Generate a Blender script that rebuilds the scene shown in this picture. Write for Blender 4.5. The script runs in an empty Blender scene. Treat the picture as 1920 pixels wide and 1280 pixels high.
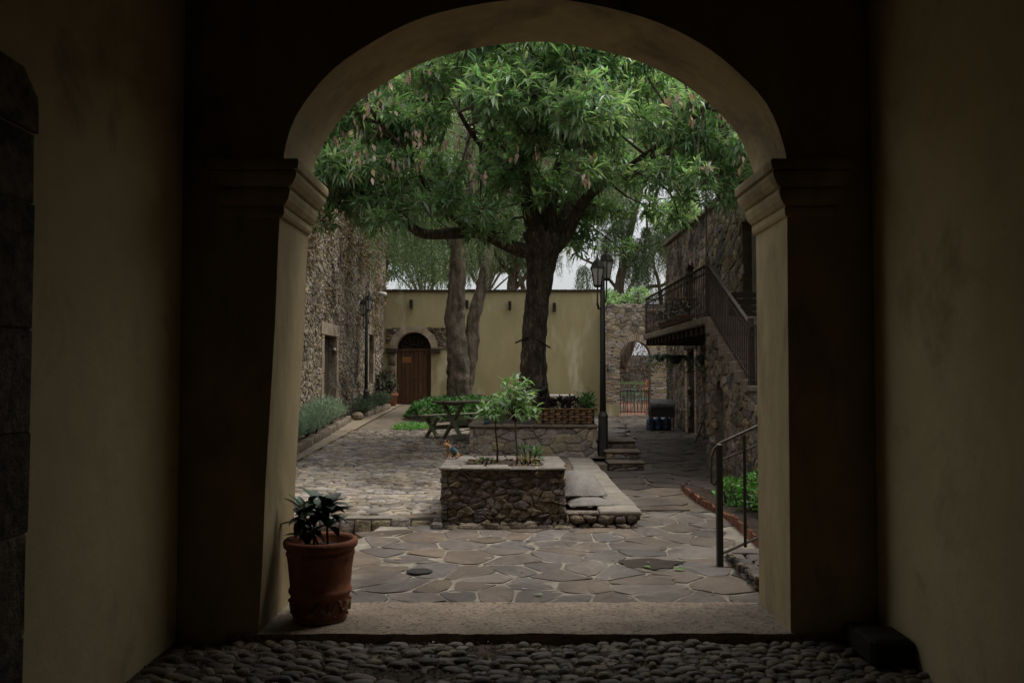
import bpy, math, random
import numpy as np
from mathutils import Vector, Matrix, noise as mnoise

R = math.radians
random.seed(7)
rng = np.random.default_rng(7)
C = bpy.context.scene.collection
scene = bpy.context.scene

# ------------------------------------------------------------------ camera
CAM_H = 1.6
PITCH = math.atan(60 / 1600)
cd = bpy.data.cameras.new('camera')
cam = bpy.data.objects.new('camera', cd)
C.objects.link(cam)
cam.location = (0, 0, CAM_H)
cam.rotation_euler = (R(90) + PITCH, 0, 0)
cd.sensor_width = 36
cd.lens = 30
cd.clip_end = 500
scene.camera = cam

# ------------------------------------------------------------------ world, sun
SUN_EL, SUN_AZ = R(68), R(86)       # azimuth clockwise from +Y: straight to the right
w = bpy.data.worlds.new('World')
scene.world = w
w.use_nodes = True
nt = w.node_tree
nt.nodes.clear()
wo = nt.nodes.new('ShaderNodeOutputWorld')
bg = nt.nodes.new('ShaderNodeBackground')
sky = nt.nodes.new('ShaderNodeTexSky')
sky.sky_type = 'NISHITA'
sky.sun_disc = False
sky.sun_elevation = SUN_EL
sky.sun_rotation = SUN_AZ
sky.dust_density = 4
sky.air_density = 1.5
hs = nt.nodes.new('ShaderNodeHueSaturation')
hs.inputs['Saturation'].default_value = 0.25
mixw = nt.nodes.new('ShaderNodeMixRGB')
mixw.inputs['Fac'].default_value = 0.85
# overcast sky: evenly grey, brighter overhead than at the horizon (1 + 2 sin) / 3
tcw = nt.nodes.new('ShaderNodeTexCoord')
sepw = nt.nodes.new('ShaderNodeSeparateXYZ')
mrw = nt.nodes.new('ShaderNodeMapRange')
mrw.inputs['From Min'].default_value = 0.0
mrw.inputs['To Min'].default_value = 1.0
mrw.inputs['To Max'].default_value = 3.6
vmw = nt.nodes.new('ShaderNodeVectorMath')
vmw.operation = 'SCALE'
vmw.inputs[0].default_value = (1.10, 1.13, 1.17)
nt.links.new(tcw.outputs['Generated'], sepw.inputs[0])
nt.links.new(sepw.outputs['Z'], mrw.inputs['Value'])
nt.links.new(mrw.outputs[0], vmw.inputs['Scale'])
nt.links.new(vmw.outputs[0], mixw.inputs['Color2'])
nt.links.new(sky.outputs[0], hs.inputs['Color'])
nt.links.new(hs.outputs[0], mixw.inputs['Color1'])
nt.links.new(mixw.outputs[0], bg.inputs['Color'])
bg.inputs['Strength'].default_value = 0.15
nt.links.new(bg.outputs[0], wo.inputs['Surface'])

sd = bpy.data.lights.new('sun', 'SUN')
sd.energy = 1.1
sd.angle = R(26)
sd.color = (1.0, 0.95, 0.86)
so = bpy.data.objects.new('sun', sd)
C.objects.link(so)
sv = Vector((math.sin(SUN_AZ) * math.cos(SUN_EL), math.cos(SUN_AZ) * math.cos(SUN_EL), math.sin(SUN_EL)))
so.rotation_euler = sv.to_track_quat('Z', 'Y').to_euler()
so.location = sv * 60

scene.view_settings.view_transform = 'Standard'
scene.view_settings.look = 'None'
scene.view_settings.gamma = 1
scene.view_settings.exposure = 1.35
scene.view_settings.use_curve_mapping = False
scene.cycles.max_bounces = 10
scene.cycles.diffuse_bounces = 6
scene.cycles.use_denoising = True

# ------------------------------------------------------------------ helpers
def pt(px, py, Y):
    """point at depth Y seen in direction (px, py) of a 1920 wide picture"""
    dx, dz = (px - 960) / 1600, (640 - py) / 1600
    y = math.cos(PITCH) - dz * math.sin(PITCH)
    z = math.sin(PITCH) + dz * math.cos(PITCH)
    t = Y / y
    return Vector((dx * t, Y, CAM_H + z * t))

def tag(o, label=None, cat=None, group=None, kind=None):
    if label: o['label'] = label
    if cat: o['category'] = cat
    if group: o['group'] = group
    if kind: o['kind'] = kind
    return o

def thing(name, label, cat, loc=(0, 0, 0), rz=0, group=None, kind=None):
    o = bpy.data.objects.new(name, None)
    o.empty_display_size = .1
    C.objects.link(o)
    o.location = loc
    o.rotation_euler = (0, 0, rz)
    return tag(o, label, cat, group, kind)

def wl(o):
    v = Vector((0, 0, 0))
    while o is not None:
        v += Vector(o.location)
        o = o.parent
    return v

def link(name, me, parent=None, loc=(0, 0, 0), rot=None):
    o = bpy.data.objects.new(name, me)
    C.objects.link(o)
    if parent is not None: o.parent = parent
    o.location = loc
    if rot is not None: o.rotation_euler = rot
    return o

def copy_tree(o, parent=None):
    c = o.copy()
    C.objects.link(c)
    c.parent = parent
    for ch in [x for x in kids(o)]:
        copy_tree(ch, c)
    return c

def kids(o):
    return [x for x in bpy.data.objects if x.parent == o]

class MB:
    def __init__(s):
        s.v, s.f = [], []
    def add(s, vs, fs):
        b = len(s.v)
        s.v += [tuple(v) for v in vs]
        s.f += [tuple(i + b for i in f) for f in fs]
        return s
    def box(s, x0, x1, y0, y1, z0, z1):
        vs = [(x, y, z) for z in (z0, z1) for y in (y0, y1) for x in (x0, x1)]
        return s.add(vs, [(0, 2, 3, 1), (4, 5, 7, 6), (0, 1, 5, 4), (2, 6, 7, 3), (0, 4, 6, 2), (1, 3, 7, 5)])
    def bbox(s, x0, x1, y0, y1, z0, z1, b=.01, jit=0.0):
        """box with chamfered vertical and top edges"""
        vs, fs = [], []
        def ring(ins, z):
            pts = []
            X0, X1, Y0, Y1 = x0 + ins, x1 - ins, y0 + ins, y1 - ins
            for (x, y, sx, sy) in ((X0, Y0, 1, 1), (X1, Y0, -1, 1), (X1, Y1, -1, -1), (X0, Y1, 1, -1)):
                a, c = (x + sx * b, y), (x, y + sy * b)
                pts += ([c, a] if (sx, sy) in ((1, 1), (-1, -1)) else [a, c])
            return [(p[0] + random.uniform(-jit, jit), p[1] + random.uniform(-jit, jit), z + random.uniform(-jit, jit)) for p in pts]
        rs = [ring(b, z0), ring(0, z0 + b), ring(0, z1 - b), ring(b, z1)]
        for r in rs: vs += r
        for k in range(3):
            for i in range(8):
                j = (i + 1) % 8
                fs.append((k * 8 + i, k * 8 + j, k * 8 + 8 + j, k * 8 + 8 + i))
        fs.append(tuple(range(24, 32)))
        fs.append(tuple(range(7, -1, -1)))
        return s.add(vs, fs)
    def beam(s, p0, p1, wd, ht, up=(0, 0, 1)):
        p0, p1 = Vector(p0), Vector(p1)
        d = (p1 - p0).normalized()
        side = d.cross(Vector(up))
        if side.length < 1e-4: side = d.cross(Vector((1, 0, 0)))
        side.normalize()
        u = side.cross(d).normalized()
        vs = []
        for p in (p0, p1):
            for a, b in ((-1, -1), (1, -1), (1, 1), (-1, 1)):
                vs.append(p + side * (a * wd / 2) + u * (b * ht / 2))
        return s.add(vs, [(3, 2, 1, 0), (4, 5, 6, 7), (0, 1, 5, 4), (1, 2, 6, 5), (2, 3, 7, 6), (3, 0, 4, 7)])
    def tube(s, pts, rad, n=8, rough=0.0, nscale=3.0, cap=True):
        pts = [Vector(p) for p in pts]
        if not hasattr(rad, '__len__'): rad = [rad] * len(pts)
        vs, fs = [], []
        ref = Vector((0.3, 1, 0.1)).normalized()
        for i, p in enumerate(pts):
            d = (pts[min(i + 1, len(pts) - 1)] - pts[max(i - 1, 0)]).normalized()
            a = ref - d * ref.dot(d)
            if a.length < .05: a = Vector((1, 0, 0)) - d * d.x
            a.normalize()
            ref = a
            b = d.cross(a)
            for k in range(n):
                t = 2 * math.pi * k / n
                q = a * math.cos(t) + b * math.sin(t)
                r = rad[i]
                if rough:
                    r *= 1 + rough * (mnoise.noise((p + q * rad[i]) * nscale) + .5 * mnoise.noise((p + q * rad[i]) * nscale * 2.7))
                vs.append(p + q * r)
        for i in range(len(pts) - 1):
            for k in range(n):
                j = (k + 1) % n
                fs.append((i * n + k, i * n + j, (i + 1) * n + j, (i + 1) * n + k))
        if cap:
            fs.append(tuple(range(n - 1, -1, -1)))
            fs.append(tuple(range((len(pts) - 1) * n, len(pts) * n)))
        return s.add(vs, fs)
    def lathe(s, prof, c=(0, 0, 0), n=24, flute=None):
        vs, fs = [], []
        for i, (r, z) in enumerate(prof):
            for k in range(n):
                t = 2 * math.pi * k / n
                rr = r + (flute(t, z) if flute else 0)
                vs.append((c[0] + rr * math.cos(t), c[1] + rr * math.sin(t), c[2] + z))
        for i in range(len(prof) - 1):
            for k in range(n):
                j = (k + 1) % n
                fs.append((i * n + k, i * n + j, (i + 1) * n + j, (i + 1) * n + k))
        fs.append(tuple(range(n - 1, -1, -1)))
        fs.append(tuple(range((len(prof) - 1) * n, len(prof) * n)))
        return s.add(vs, fs)
    def ball(s, c, rx, ry=None, rz=None, n=10, m=6):
        ry = ry or rx; rz = rz or rx
        prof = []
        vs, fs = [], []
        for i in range(m + 1):
            a = -math.pi / 2 + math.pi * i / m
            rr = max(math.cos(a), .02)
            for k in range(n):
                t = 2 * math.pi * k / n
                vs.append((c[0] + rx * rr * math.cos(t), c[1] + ry * rr * math.sin(t), c[2] + rz * math.sin(a)))
        for i in range(m):
            for k in range(n):
                j = (k + 1) % n
                fs.append((i * n + k, i * n + j, (i + 1) * n + j, (i + 1) * n + k))
        fs.append(tuple(range(n - 1, -1, -1)))
        fs.append(tuple(range(m * n, m * n + n)))
        return s.add(vs, fs)
    def mesh(s, name, mat, smooth=False):
        me = bpy.data.meshes.new(name)
        me.from_pydata(s.v, [], s.f)
        if mat: me.materials.append(mat)
        if smooth: me.shade_smooth()
        me.update()
        return me
    def build(s, name, mat, parent=None, smooth=False, local=False):
        """links one mesh object; vertices are world positions unless local"""
        if parent is not None and not local:
            o = wl(parent)
            s.v = [(v[0] - o.x, v[1] - o.y, v[2] - o.z) for v in s.v]
        return link(name, s.mesh(name, mat, smooth), parent)

# ------------------------------------------------------------------ materials
def M(name, c1, c2, scale=2.0, rough=.85, bump=.3, bscale=30.0, rand=0.0, c3=None, c3scale=.7, c3amt=.5,
      stretch=(1, 1, 1), spec=.3, metal=0.0, transl=0.0, bdist=.02, grime=.35, coord='pos', huev=0.0):
    m = bpy.data.materials.new(name)
    m.use_nodes = True
    t = m.node_tree
    t.nodes.clear()
    N, L = t.nodes.new, t.links.new
    out = N('ShaderNodeOutputMaterial')
    bs = N('ShaderNodeBsdfPrincipled')
    bs.inputs['Roughness'].default_value = rough
    bs.inputs['Metallic'].default_value = metal
    bs.inputs['Specular IOR Level'].default_value = spec
    if coord == 'pos':
        src = N('ShaderNodeNewGeometry').outputs['Position']
    else:
        src = N('ShaderNodeTexCoord').outputs['Object']
    mp = N('ShaderNodeMapping')
    mp.inputs['Scale'].default_value = stretch
    L(src, mp.inputs['Vector'])
    def noise(sc, det=6, dist=0.0, r=.6):
        n = N('ShaderNodeTexNoise')
        n.inputs['Scale'].default_value = sc
        n.inputs['Detail'].default_value = det
        n.inputs['Roughness'].default_value = r
        n.inputs['Distortion'].default_value = dist
        L(mp.outputs[0], n.inputs['Vector'])
        return n.outputs['Fac']
    def ramp(sock, a, b):
        r = N('ShaderNodeMapRange')
        r.inputs['From Min'].default_value = a
        r.inputs['From Max'].default_value = b
        L(sock, r.inputs['Value'])
        return r.outputs[0]
    def mix(f, a, b, mode='MIX'):
        x = N('ShaderNodeMixRGB')
        x.blend_type = mode
        for s_, v in ((x.inputs['Fac'], f), (x.inputs['Color1'], a), (x.inputs['Color2'], b)):
            if hasattr(v, 'is_linked'): L(v, s_)
            elif isinstance(v, (int, float)): s_.default_value = v
            else: s_.default_value = (*v, 1) if len(v) == 3 else v
        return x.outputs[0]
    col = mix(ramp(noise(scale), .3, .7), c1, c2)
    if c3: col = mix(ramp(noise(c3scale, 8, .4), .65 - .3 * c3amt, .8 - .3 * c3amt), col, c3)
    if grime:
        g = ramp(noise(bscale * .6, 4), .2, .75)
        col = mix(grime, col, mix(1.0, col, g, 'MULTIPLY'))
    if rand or huev:
        oi, ge = N('ShaderNodeObjectInfo'), N('ShaderNodeNewGeometry')
        ad = N('ShaderNodeMath'); ad.operation = 'ADD'
        L(oi.outputs['Random'], ad.inputs[0]); L(ge.outputs['Random Per Island'], ad.inputs[1])
        fr = N('ShaderNodeMath'); fr.operation = 'FRACT'
        L(ad.outputs[0], fr.inputs[0])
        hv = N('ShaderNodeHueSaturation')
        v = N('ShaderNodeMapRange')
        v.inputs['To Min'].default_value = 1 - rand
        v.inputs['To Max'].default_value = 1 + rand
        L(fr.outputs[0], v.inputs['Value'])
        L(v.outputs[0], hv.inputs['Value'])
        if huev:
            ml = N('ShaderNodeMath'); ml.operation = 'MULTIPLY'; ml.inputs[1].default_value = 7.31
            L(fr.outputs[0], ml.inputs[0])
            f2 = N('ShaderNodeMath'); f2.operation = 'FRACT'; L(ml.outputs[0], f2.inputs[0])
            h2 = N('ShaderNodeMapRange'); h2.inputs['To Min'].default_value = .5 - huev; h2.inputs['To Max'].default_value = .5 + huev
            L(f2.outputs[0], h2.inputs['Value']); L(h2.outputs[0], hv.inputs['Hue'])
            s2 = N('ShaderNodeMapRange'); s2.inputs['To Min'].default_value = .6; s2.inputs['To Max'].default_value = 1.3
            L(f2.outputs[0], s2.inputs['Value']); L(s2.outputs[0], hv.inputs['Saturation'])
        L(col, hv.inputs['Color'])
        col = hv.outputs[0]
    L(col, bs.inputs['Base Color'])
    if bump:
        b = N('ShaderNodeBump')
        b.inputs['Strength'].default_value = bump
        b.inputs['Distance'].default_value = bdist
        L(noise(bscale, 8, .3, .65), b.inputs['Height'])
        L(b.outputs[0], bs.inputs['Normal'])
    last = bs.outputs[0]
    if transl:
        tr = N('ShaderNodeBsdfTranslucent')
        L(mix(1.0, col, (1.6, 1.7, .8), 'MULTIPLY'), tr.inputs['Color'])
        mx = N('ShaderNodeMixShader')
        mx.inputs[0].default_value = transl
        L(last, mx.inputs[1]); L(tr.outputs[0], mx.inputs[2])
        last = mx.outputs[0]
    L(last, out.inputs['Surface'])
    return m

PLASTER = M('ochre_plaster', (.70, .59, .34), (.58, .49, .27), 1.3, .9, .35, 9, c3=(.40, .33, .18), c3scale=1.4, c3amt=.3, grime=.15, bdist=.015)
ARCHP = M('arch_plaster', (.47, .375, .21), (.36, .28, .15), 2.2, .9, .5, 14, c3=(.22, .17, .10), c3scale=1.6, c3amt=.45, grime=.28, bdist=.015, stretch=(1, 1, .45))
WALLP = M('yellow_wall_plaster', (.42, .355, .19), (.31, .255, .13), .9, .9, .3, 12, c3=(.55, .48, .31), c3scale=.9, c3amt=.36, grime=.2, stretch=(1.3, 1, .35))
MORTAR = M('lime_mortar', (.24, .195, .145), (.15, .118, .085), 4, .95, .6, 25)
GROUT = M('pale_grout', (.33, .29, .235), (.15, .125, .095), 5, .95, .5, 40)
MORTARD = M('brown_mortar', (.20, .155, .11), (.11, .083, .058), 5, .95, .8, 25, bdist=.03)
DARKMORTAR = M('dark_mortar', (.12, .095, .07), (.06, .05, .038), 5, .95, .6, 30)
JAMB = M('worn_jamb_stone', (.36, .29, .21), (.22, .17, .12), 4, .9, .8, 25, rand=.12, c3=(.12, .09, .065), c3scale=1.8, c3amt=.4)
COPG = M('grey_coping', (.22, .19, .165), (.14, .12, .10), 4, .8, .5, 30, rand=.25, c3=(.10, .08, .065), c3scale=4, c3amt=.35)
FLAGP = M('shade_tinted_path_stone', (.085, .064, .05), (.05, .038, .03), 3, .75, .4, 26, rand=.25, c3=(.035, .027, .021), c3scale=1.2, c3amt=.4, bdist=.01)  # damp, dirty flagstone; tree shade is also painted into this darker tone
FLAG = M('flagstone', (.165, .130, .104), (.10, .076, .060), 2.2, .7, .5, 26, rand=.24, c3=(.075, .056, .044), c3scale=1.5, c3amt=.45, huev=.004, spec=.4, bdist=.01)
COBB = M('courtyard_cobble', (.34, .29, .24), (.20, .165, .13), 4, .8, .6, 35, rand=.38, huev=.015, bdist=.012, c3=(.13, .10, .075), c3scale=.9, c3amt=.45)
RIVER = M('river_cobble', (.21, .165, .115), (.085, .064, .044), 9, .65, .7, 45, rand=.5, huev=.02, bdist=.008, spec=.45)
PEARTH = M('passage_earth', (.15, .11, .075), (.07, .05, .034), 6, .95, 1.0, 40, c3=(.2, .155, .11), c3scale=4, bdist=.03)
DIRT = M('packed_dirt', (.19, .15, .11), (.11, .085, .06), 5, .95, .8, 30, c3=(.19, .15, .11), c3scale=2)
SOIL = M('garden_soil', (.085, .055, .038), (.04, .028, .02), 8, .95, 1.0, 30, bdist=.04)
PATHM = M('sandy_path', (.27, .22, .155), (.20, .16, .115), 2.5, .9, .4, 30, c3=(.12, .09, .06), c3scale=1.2, c3amt=.35)
THRESH = M('pitted_threshold_stone', (.42, .33, .25), (.28, .215, .16), 3, .9, 1.0, 60, c3=(.10, .072, .052), c3scale=40, c3amt=.42, bdist=.012, grime=.5)
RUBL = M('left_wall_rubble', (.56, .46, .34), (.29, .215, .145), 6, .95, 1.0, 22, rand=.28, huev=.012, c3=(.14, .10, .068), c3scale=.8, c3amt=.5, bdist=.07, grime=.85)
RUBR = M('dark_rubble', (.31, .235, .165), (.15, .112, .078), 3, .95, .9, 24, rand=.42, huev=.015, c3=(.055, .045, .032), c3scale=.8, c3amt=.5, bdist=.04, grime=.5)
VOLC = M('volcanic_stone', (.42, .335, .255), (.19, .145, .11), 11, .95, 1.0, 30, rand=.36, huev=.02, c3=(.05, .04, .033), c3scale=2.6, c3amt=.4, bdist=.06, grime=.6)
TANSTONE = M('tan_planter_stone', (.44, .36, .27), (.27, .21, .15), 5, .9, .8, 30, rand=.35, huev=.02, c3=(.11, .09, .07), c3scale=2.0, c3amt=.3, bdist=.03, grime=.5)
DRESSED = M('dressed_stone', (.24, .19, .14), (.15, .118, .085), 3, .9, .7, 25, rand=.15, c3=(.09, .07, .05), c3scale=1.5, c3amt=.35)
BRICK = M('old_brick', (.50, .40, .29), (.36, .265, .18), 3, .9, .6, 40, rand=.22, huev=.01)
IRON = M('black_iron', (.018, .017, .015), (.03, .025, .02), 20, .5, .15, 60, spec=.5, grime=0)
RUST = M('rusty_iron', (.06, .04, .028), (.028, .021, .016), 15, .8, .3, 60, grime=.2)
WOODDOOR = M('stained_door_wood', (.13, .055, .018), (.05, .02, .008), 3, .5, .3, 20, rand=.35, stretch=(8, 8, .8), spec=.5, grime=.3)
DARKWOOD = M('weathered_dark_wood', (.055, .038, .025), (.03, .021, .014), 3, .85, .4, 20, stretch=(6, 6, 1), rand=.2)
GREENWOOD = M('green_painted_wood', (.25, .27, .16), (.17, .19, .11), 5, .75, .3, 30, rand=.15, c3=(.15, .135, .09), c3scale=5, c3amt=.2)
BROWNTOP = M('worn_tabletop_wood', (.15, .125, .085), (.09, .082, .052), 5, .8, .4, 30, rand=.2)
TERRA = M('terracotta', (.36, .14, .075), (.25, .085, .045), 4, .75, .25, 40, c3=(.13, .055, .028), c3scale=3, c3amt=.35, coord='obj', spec=.3)
TERRAW = M('weathered_terracotta', (.42, .23, .10), (.24, .11, .05), 9, .85, .6, 50, c3=(.085, .05, .03), c3scale=6, c3amt=.5, coord='obj')
TERRATILE = M('terracotta_edging', (.26, .105, .055), (.16, .065, .038), 6, .85, .5, 30, rand=.3)
BARKA = M('mango_bark', (.20, .15, .105), (.065, .048, .034), 9, .95, 1.0, 11, stretch=(1, 1, .4), c3=(.33, .28, .21), c3scale=20, c3amt=.42, bdist=.12, grime=.7)
BARKB = M('pepper_tree_bark', (.30, .23, .165), (.15, .11, .075), 5, .95, 1.0, 9, stretch=(1, 1, .28), c3=(.09, .065, .045), c3scale=5, c3amt=.45, bdist=.16, grime=.7)
LEAF = M('mango_leaf', (.26, .37, .23), (.14, .235, .13), 1.2, .30, 0, rand=.6, huev=.03, transl=.45, spec=.8, grime=0)
LEAFD = M('pepper_tree_leaf', (.17, .22, .12), (.10, .14, .075), .8, .6, 0, rand=.45, huev=.035, transl=.3, grime=0)
LEAFY = M('far_leaf', (.17, .24, .15), (.10, .15, .09), .8, .6, 0, rand=.4, huev=.03, transl=.3, grime=0)
BROWNLEAF = M('brown_fallen_leaf', (.26, .15, .07), (.15, .085, .045), 3, .8, 0, rand=.4, huev=.02, grime=0)
DRYLEAF = M('dry_leaf', (.40, .28, .21), (.25, .155, .11), 3, .7, 0, rand=.4, huev=.02, transl=.25, grime=0)
PURPLE = M('dark_purple_leaf', (.045, .026, .028), (.022, .016, .018), 5, .6, 0, rand=.4, huev=.03, transl=.1, grime=0)
CROTON = M('dark_glossy_leaf', (.035, .085, .035), (.025, .04, .022), 6, .45, 0, rand=.5, huev=.05, spec=.5, grime=0, coord='pos')
CROTONG = M('fresh_glossy_leaf', (.04, .22, .06), (.03, .14, .04), 6, .3, 0, rand=.2, spec=.6, transl=.15, grime=0)
LIME = M('bright_leaf', (.14, .30, .075), (.085, .20, .05), 4, .5, 0, rand=.4, huev=.02, transl=.3, grime=0)
PALEG = M('pale_shrub_leaf', (.24, .36, .19), (.14, .23, .11), 4, .4, 0, rand=.4, huev=.02, transl=.3, spec=.5, grime=0)
SAGE = M('lavender_grey_leaf', (.30, .39, .31), (.19, .27, .20), 4, .7, 0, rand=.35, huev=.02, transl=.2, grime=0)
HEDGE = M('groundcover_leaf', (.085, .19, .055), (.05, .12, .035), 3, .5, 0, rand=.45, huev=.02, transl=.25, grime=0)
FERN = M('fern_leaf', (.05, .12, .03), (.03, .075, .02), 3, .5, 0, rand=.35, transl=.25, grime=0)
FROST = M('lantern_glass', (.42, .41, .36), (.33, .32, .28), 5, .35, 0, spec=.5, grime=.1)
SACK = M('woven_sack', (.24, .225, .20), (.18, .165, .145), 12, .7, .4, 70, c3=(.14, .12, .10), c3scale=5, c3amt=.25)
PLASTICG = M('pale_green_plastic', (.20, .30, .23), (.16, .25, .19), 5, .45, 0, spec=.5)
RAILG = M('green_rail_paint', (.20, .32, .12), (.16, .27, .10), 5, .5, 0)
BLUEP = M('blue_bottle_plastic', (.09, .15, .26), (.05, .09, .17), 9, .2, .2, 20, spec=.6)
TERRAG = M('red_ground', (.25, .11, .07), (.18, .08, .05), 3, .9, .4, 20)
WHITE = M('white_plastic', (.6, .58, .54), (.5, .48, .44), 8, .4, 0)
STEEL = M('worn_steel', (.12, .11, .10), (.06, .055, .05), 10, .4, .2, 40, metal=.7, spec=.5)
FUR = M('tan_fur', (.42, .24, .10), (.32, .17, .07), 60, .9, .5, 300, bdist=.002, coord='obj')
KNIT = M('teal_knit', (.07, .115, .15), (.03, .11, .105), 30, .9, .7, 350, coord='obj', bdist=.002)
BLACKM = M('dark_interior', (.012, .010, .008), (.008, .007, .006), 5, .9, 0, grime=0)
RAILM = M('worn_rail_metal', (.17, .15, .125), (.10, .085, .07), 20, .5, .2, 50, metal=.3)
IRONDR = M('drain_iron', (.035, .032, .028), (.02, .018, .016), 30, .7, .5, 60)
WET = M('damp_patch', (.035, .026, .020), (.055, .042, .032), 8, .75, .2, 30, spec=.2)
BLOCKM = M('black_stone_block', (.03, .027, .02), (.018, .016, .012), 6, .8, .5, 30)
RED = M('red_blossom', (.42, .10, .03), (.35, .16, .03), 10, .6, 0, grime=0)
PINK = M('pinkish_glaze', (.30, .17, .16), (.22, .12, .11), 20, .4, 0, coord='obj')
BASKET = M('woven_slat_wood', (.30, .165, .075), (.20, .105, .048), 8, .7, .3, 40, rand=.3)

# ------------------------------------------------------------------ shapes of stones
def voronoi(w_, h_, cw, ch, jit=.38, drop=0.0):
    """irregular cells filling a w x h rectangle"""
    nx, ny = max(1, round(w_ / cw)), max(1, round(h_ / ch))
    cw, ch = w_ / nx, h_ / ny
    P = {}
    for j in range(-2, ny + 2):
        for i in range(-2, nx + 2):
            inside = 0 <= i < nx and 0 <= j < ny
            if drop and inside and random.random() < drop: continue
            P[(i, j)] = (i + .5 + (.25 if j % 2 else -.25) + random.uniform(-jit, jit), j + .5 + random.uniform(-jit, jit))
    rr = 2 if not drop else 3
    out = []
    for (i, j), p in P.items():
        poly = [(0, 0), (nx, 0), (nx, ny), (0, ny)]
        if not (-1 <= i <= nx and -1 <= j <= ny): continue
        for di in range(-rr, rr + 1):
            for dj in range(-rr, rr + 1):
                q = P.get((i + di, j + dj))
                if q is None or (di == 0 and dj == 0): continue
                mx, my = (p[0] + q[0]) / 2, (p[1] + q[1]) / 2
                nx_, ny_ = q[0] - p[0], q[1] - p[1]
                new = []
                for k in range(len(poly)):
                    a, b = poly[k], poly[(k + 1) % len(poly)]
                    da = (a[0] - mx) * nx_ + (a[1] - my) * ny_
                    db = (b[0] - mx) * nx_ + (b[1] - my) * ny_
                    if da <= 0: new.append(a)
                    if da * db < 0:
                        t = da / (da - db)
                        new.append((a[0] + (b[0] - a[0]) * t, a[1] + (b[1] - a[1]) * t))
                poly = new
                if not poly: break
            if not poly: break
        if len(poly) < 3: continue
        poly = [(x * cw, y * ch) for x, y in poly]
        A = sum(poly[k][0] * poly[(k + 1) % len(poly)][1] - poly[(k + 1) % len(poly)][0] * poly[k][1] for k in range(len(poly))) / 2
        if abs(A) < .12 * cw * ch: continue
        out.append(poly)
    return out

def centroid(poly):
    return sum(p[0] for p in poly) / len(poly), sum(p[1] for p in poly) / len(poly)

def stone(poly, h, gap=.01, rounding=1, dome=.35, jit=.006, base=-.02, cut=.25):
    """verts (u, v, n) round the cell's own centre, faces, centre"""
    cx, cy = centroid(poly)
    P = [(x - cx, y - cy) for x, y in poly]
    # drop very short edges
    Q = []
    for k, p in enumerate(P):
        q = P[(k + 1) % len(P)]
        if math.hypot(p[0] - q[0], p[1] - q[1]) > .012: Q.append(p)
    P = Q if len(Q) >= 3 else P
    for _ in range(rounding):
        Q = []
        for k in range(len(P)):
            a, b = P[k], P[(k + 1) % len(P)]
            Q.append((a[0] * (1 - cut) + b[0] * cut, a[1] * (1 - cut) + b[1] * cut))
            Q.append((a[0] * cut + b[0] * (1 - cut), a[1] * cut + b[1] * (1 - cut)))
        P = Q
    ring0 = []
    for (x, y) in P:
        r = math.hypot(x, y) or 1e-6
        k = max(.3, (r - gap / 2) / r)
        ring0.append((x * k + random.uniform(-jit, jit), y * k + random.uniform(-jit, jit)))
    n = len(ring0)
    vs = [(x, y, base) for x, y in ring0]
    vs += [(x, y, h * (1 - dome) + random.uniform(-jit, jit)) for x, y in ring0]
    vs += [(x * .84, y * .84, h + random.uniform(-jit, jit)) for x, y in ring0]
    vs.append((0, 0, h + random.uniform(0, jit * 2)))
    fs = []
    for r_ in range(2):
        for k in range(n):
            j = (k + 1) % n
            fs.append((r_ * n + k, r_ * n + j, r_ * n + n + j, r_ * n + n + k))
    for k in range(n):
        fs.append((2 * n + k, 2 * n + (k + 1) % n, 3 * n))
    return vs, fs, (cx, cy)

def lay(parent, name, mat, polys, org, U, V, Nn, h=(.02, .05), keep=None, limit=300, key=None, smooth=True, stuffname=None, zfun=None, **kw):
    """lays cells as stones on the plane org + u U + v V; the largest in the picture are objects, the rest one mesh"""
    org, U, V, Nn = Vector(org), Vector(U), Vector(V), Vector(Nn)
    items = []
    for poly in polys:
        cx, cy = centroid(poly)
        if keep and not keep(cx, cy): continue
        vs, fs, (cx, cy) = stone(poly, random.uniform(*h), **kw)
        c = org + U * cx + V * cy
        if zfun: c.z = zfun(c.x, c.y)
        W = [U * a + V * b + Nn * d for a, b, d in vs]
        if zfun: W = [v + Vector((0, 0, zfun(c.x + v.x, c.y + v.y) - c.z)) for v in W]
        items.append((c, W, fs))
    cc = Vector((0, 0, 1.6))
    items.sort(key=(lambda it: key(it[0])) if key else (lambda it: (it[0] - cc).length))
    po = wl(parent)
    rest = MB()
    for i, (c, W, fs) in enumerate(items):
        if i < limit:
            me = bpy.data.meshes.new(name)
            me.from_pydata(W, [], fs)
            me.materials.append(mat)
            if smooth: me.shade_smooth()
            link(name, me, parent, c - po)
        else:
            rest.add([v + c for v in W], fs)
    if rest.v:
        o = rest.build(stuffname or (name + '_mass'), mat, parent, smooth)
        o['kind'] = 'stuff'
    return items

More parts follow.
